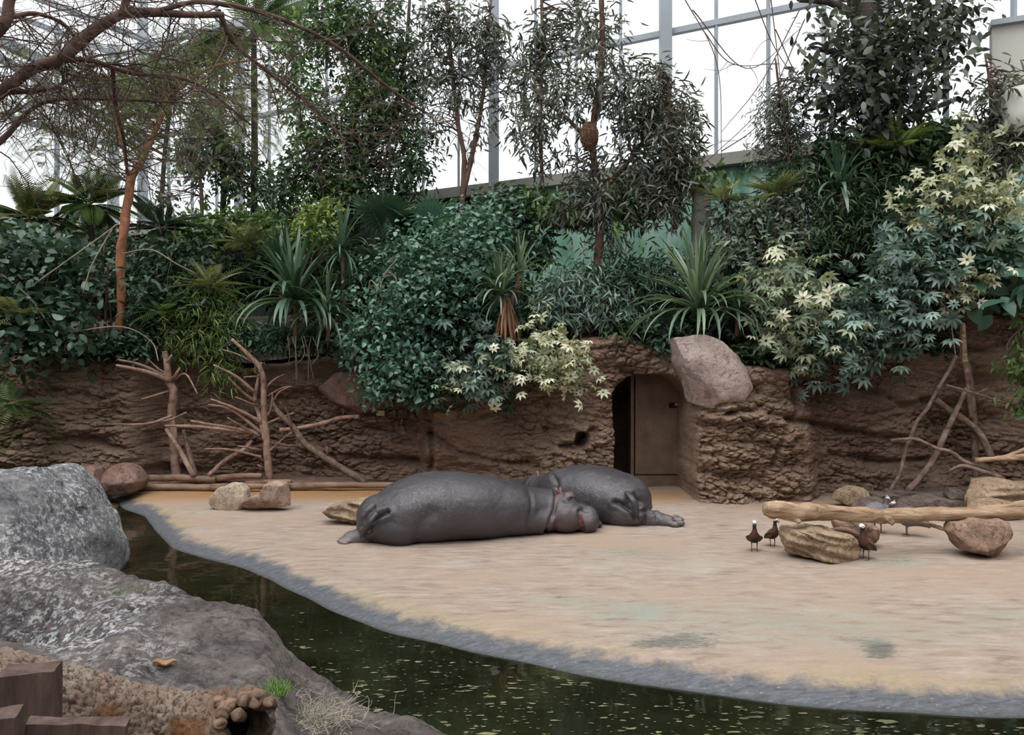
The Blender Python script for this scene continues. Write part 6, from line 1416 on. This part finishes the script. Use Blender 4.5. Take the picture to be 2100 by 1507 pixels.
# ------------------------------------------------ bare overhanging branches of the tree at upper left
r = plant('bare_tree', 'bare tangled tree whose branches overhang the upper left corner', 'tree', -500, 1300, 7.6)
mains = [[(-480, 1150, 7.6, 40), (-420, 600, 7.6, 34), (-200, 330, 7.6, 20), (0, 190, 7.7, 12), (60, 145, 7.8, 12), (120, 122, 7.8, 13), (165, 85, 7.9, 12), (235, 35, 8.0, 11), (300, 25, 8.1, 9), (380, 30, 8.2, 7), (460, 30, 8.3, 6)],
         [(-300, 430, 7.6, 20), (-120, 150, 7.4, 14), (0, 60, 7.3, 11), (20, 0, 7.3, 11), (50, -90, 7.3, 10)],
         [(250, 32, 8.0, 8), (258, 0, 8.0, 7), (275, -60, 8.1, 6)],
         [(-420, 600, 7.6, 20), (-150, 400, 7.8, 9), (0, 290, 8.0, 6), (90, 210, 8.2, 4), (250, 205, 8.4, 3), (400, 212, 8.6, 2)],
         [(330, 20, 8.1, 5), (420, 4, 8.3, 5), (560, 33, 8.8, 4.5), (690, 95, 9.4, 4), (790, 175, 10, 3.5), (870, 230, 10.5, 2.5)],
         [(455, 35, 8.3, 5), (480, 90, 8.6, 4), (560, 155, 9.2, 3.5), (640, 220, 9.8, 3), (720, 300, 10.4, 2.2)],
         [(120, 122, 7.8, 7), (190, 125, 8.0, 5), (270, 150, 8.3, 4), (400, 170, 8.8, 3), (520, 260, 9.4, 2)],
         [(0, 190, 7.7, 6), (110, 180, 8.2, 4), (210, 130, 8.6, 3), (330, 160, 9, 2.5)],
         [(230, 130, 8.2, 4), (238, 220, 8.5, 3.5), (255, 290, 8.7, 3), (262, 360, 8.9, 2.5)],
         [(0, 40, 7.6, 6), (70, 28, 7.8, 4.5), (130, 50, 8, 4), (170, 100, 8.2, 3)]]
rs = np.random.RandomState(88); m = MB()
def twig(p0, d, ln, rad, depth):
    n = 6; pts = [p0]; dd = d.copy()
    for k in range(n):
        dd = unit(dd + rs.normal(size=3) * 0.22 + np.array([0, 0, -0.03])); pts.append(pts[-1] + dd * ln / n)
    pts = np.array(pts); V, F = tube(pts, np.linspace(rad, rad * 0.45, n + 1), 4, False); m.add(V, F, rs.rand())
    if depth:
        for k in range(rs.randint(2, 5)):
            i = rs.randint(1, n); twig(pts[i], unit(dd + rs.normal(size=3) * 0.9), ln * rs.uniform(0.4, 0.75), rad * 0.6, depth - 1)
for k, b in enumerate(mains):
    branch_obj('branch', b, M['branchbark'], r, 400 + k, sides=10, rough=0.08)
    a = catmull(np.array([P(x, y, Y) for x, y, Y, _ in b]), 6); sx_ = CX + FPX * a[:, 0] / a[:, 1]
    for q in a[sx_ > -120]:
        for _ in range(2):
            if rs.rand() < 0.42: twig(q, unit(rs.normal(size=3) * np.array([1, 0.8, 0.8]) + np.array([0.35, 0.2, -0.25])), rs.uniform(0.5, 1.4), 0.008, 2)
o = m.build('twigs', M['twig'], r); o['kind'] = 'stuff'
rs2 = np.random.RandomState(5); foliage(r, [(150, 250, 9, 220, 90), (380, 150, 9, 160, 90), (80, 100, 8.5, 130, 80, 60, 0.5)], 420, 0.22, 'fine', L['fern'], 89, clump=3, cr=0.15)
# thin bare climber stems on the right glazing
r = plant('bare_climber', 'thin bare climbing stems hanging in front of the right glazing', 'climber', 1500, 480, 14.6); m = MB(); rs = np.random.RandomState(91)
for (a_, b_, c_) in (((1400, -10), (1470, 130), (1480, 330)), ((1420, 20), (1530, 140), (1640, 60)), ((1640, 20), (1560, 170), (1480, 270)), ((1580, -10), (1600, 160), (1620, 330)), ((1650, 40), (1570, 210), (1440, 340)), ((1440, 60), (1500, 130), (1600, 130)), ((1590, 60), (1640, 160), (1700, 170)), ((1480, 310), (1540, 270), (1600, 210)), ((1545, -10), (1590, 100), (1660, 200))):
    pts = catmull(np.array([P(*a_, 14.6), P(*b_, 14.4 + rs.rand() * 0.4), P(*c_, 14.6)]), 10); V, F = tube(pts, np.linspace(0.012, 0.006, len(pts)), 5, False); m.add(V, F, rs.rand())
    for _ in range(3):
        p0 = pts[rs.randint(4, len(pts))]; d = unit(rs.normal(size=3) + [0, 0, -0.4]); q = np.array([p0, p0 + d * 0.25 + rs.normal(size=3) * 0.05, p0 + d * 0.5 + rs.normal(size=3) * 0.1]); V, F = tube(catmull(q, 4), np.linspace(0.006, 0.003, 9), 4, False); m.add(V, F, rs.rand())
o = m.build('stems', M['twig'], r); o['kind'] = 'stuff'
# pale dry stems in the left thicket, red stems
def stemset(name, label, cat, lst, mat, Y, seed):
    r = plant(name, label, cat, lst[0][0][0], lst[0][0][1], Y)
    for k, l_ in enumerate(lst): branch_obj('stem', [(x, y, Y + 0.1 * math.sin(k + x), rr_) for x, y, rr_ in l_], mat, r, seed + k, sides=6)
    return r
stemset('dry_shoots', 'long pale dry shoots curving through the left thicket', 'stem', [[(20, 740, 1.2), (60, 690, 1.2), (150, 680, 1.2), (250, 670, 1.2), (310, 700, 1.1), (325, 740, 1.0)], [(60, 590, 1.5), (130, 540, 1.5), (200, 490, 1.5), (240, 460, 1.2)], [(0, 560, 1.5), (60, 610, 1.5), (110, 680, 1.5)], [(250, 520, 1.5), (310, 512, 1.3), (360, 540, 1.2), (400, 560, 1.2)], [(170, 600, 1.3), (190, 540, 1.3), (230, 470, 1.2)]], M['palestem'], 14.3, 501)
stemset('red_stems', 'cluster of upright reddish stems left of the red-barked trunk', 'stem', [[(185, 690, 3), (190, 600, 3), (195, 520, 2.5)], [(200, 690, 3), (205, 590, 2.5), (215, 500, 2)], [(215, 690, 3), (218, 610, 2.5), (222, 540, 2)], [(170, 690, 2.5), (172, 600, 2.5), (168, 530, 2)], [(228, 690, 2.5), (225, 620, 2), (205, 540, 2)]], M['brownbark'], 15.5, 511)
stemset('dead_bush', 'small pale leafless bush beside the mounded central shrub', 'bush', [[(770, 620, 2), (775, 590, 1.8), (790, 560, 1.5), (815, 530, 1.2)], [(776, 590, 1.4), (760, 575, 1.2), (755, 600, 1)], [(785, 570, 1.4), (805, 565, 1.2), (822, 590, 1)], [(790, 562, 1.2), (780, 590, 1), (785, 620, 0.8)], [(795, 556, 1.2), (812, 570, 1), (810, 600, 0.8)]], M['palestem'], 14.5, 521)
stemset('hanging_roots', 'pale dry roots hanging below the large arching dracaena', 'roots', [[(590 + 9 * k + 4 * math.sin(3 * k), 690, 1.0), (594 + 9 * k + 6 * math.sin(k * 2.3), 725, 0.8), (592 + 9 * k + 9 * math.sin(k * 1.7), 745 + 45 * abs(math.sin(k * 2.1)), 0.5)] for k in range(7)], M['palestem'], 14.9, 531)
# low ground cover along the cliff lip
for k, (px, py, Y, rx, rz, lab, mt) in enumerate([(250, 705, 15.4, 70, 22, 'low leafy ground cover at the foot of the red-barked trunk', 'deep'), (530, 690, 15.8, 60, 28, 'low bluish ground cover left under the large arching dracaena', 'blue'), (650, 690, 15.9, 70, 26, 'low dark ground cover right under the large arching dracaena', 'deep'),
        (740, 700, 15.6, 50, 30, 'low leafy ground cover below the dead bush', 'dark'), (1390, 690, 14.3, 60, 26, 'low dark ground cover behind the mauve boulder', 'deep'), (1560, 730, 13.9, 60, 20, 'low dark ground cover on the ledge right of the mauve boulder', 'dark'), (2040, 600, 14.3, 60, 18, 'low dark ground cover on the high right cliff', 'deep'), (1300, 672, 14.7, 60, 16, 'low leafy ground cover right above the door arch', 'dark'), (1880, 690, 14.4, 60, 30, 'low dark ground cover at the right cliff under the umbrella plants', 'deep')]):
    shrub('ground_cover', lab, px, py + rz, Y, [(px, py, Y, rx, rz, 45), (px - rx * 0.5, py + rz * 0.3, Y - 0.15, rx * 0.5, rz * 0.8, 30), (px + rx * 0.5, py + rz * 0.3, Y - 0.15, rx * 0.5, rz * 0.8, 30)], 800, 0.15, 'leaf', mt, 600 + k, 0, 12, group='ground cover along the cliff lip')
shrub('dark_shrub', 'dark leafy shrub in front of the sill under the upper right tree', 1850, 420, 14.6, [(1840, 330, 14.6, 90, 45), (1930, 300, 14.6, 60, 40), (1720, 320, 14.8, 60, 35)], 1800, 0.19, 'leaf', 'dark', 131, 0, 30)
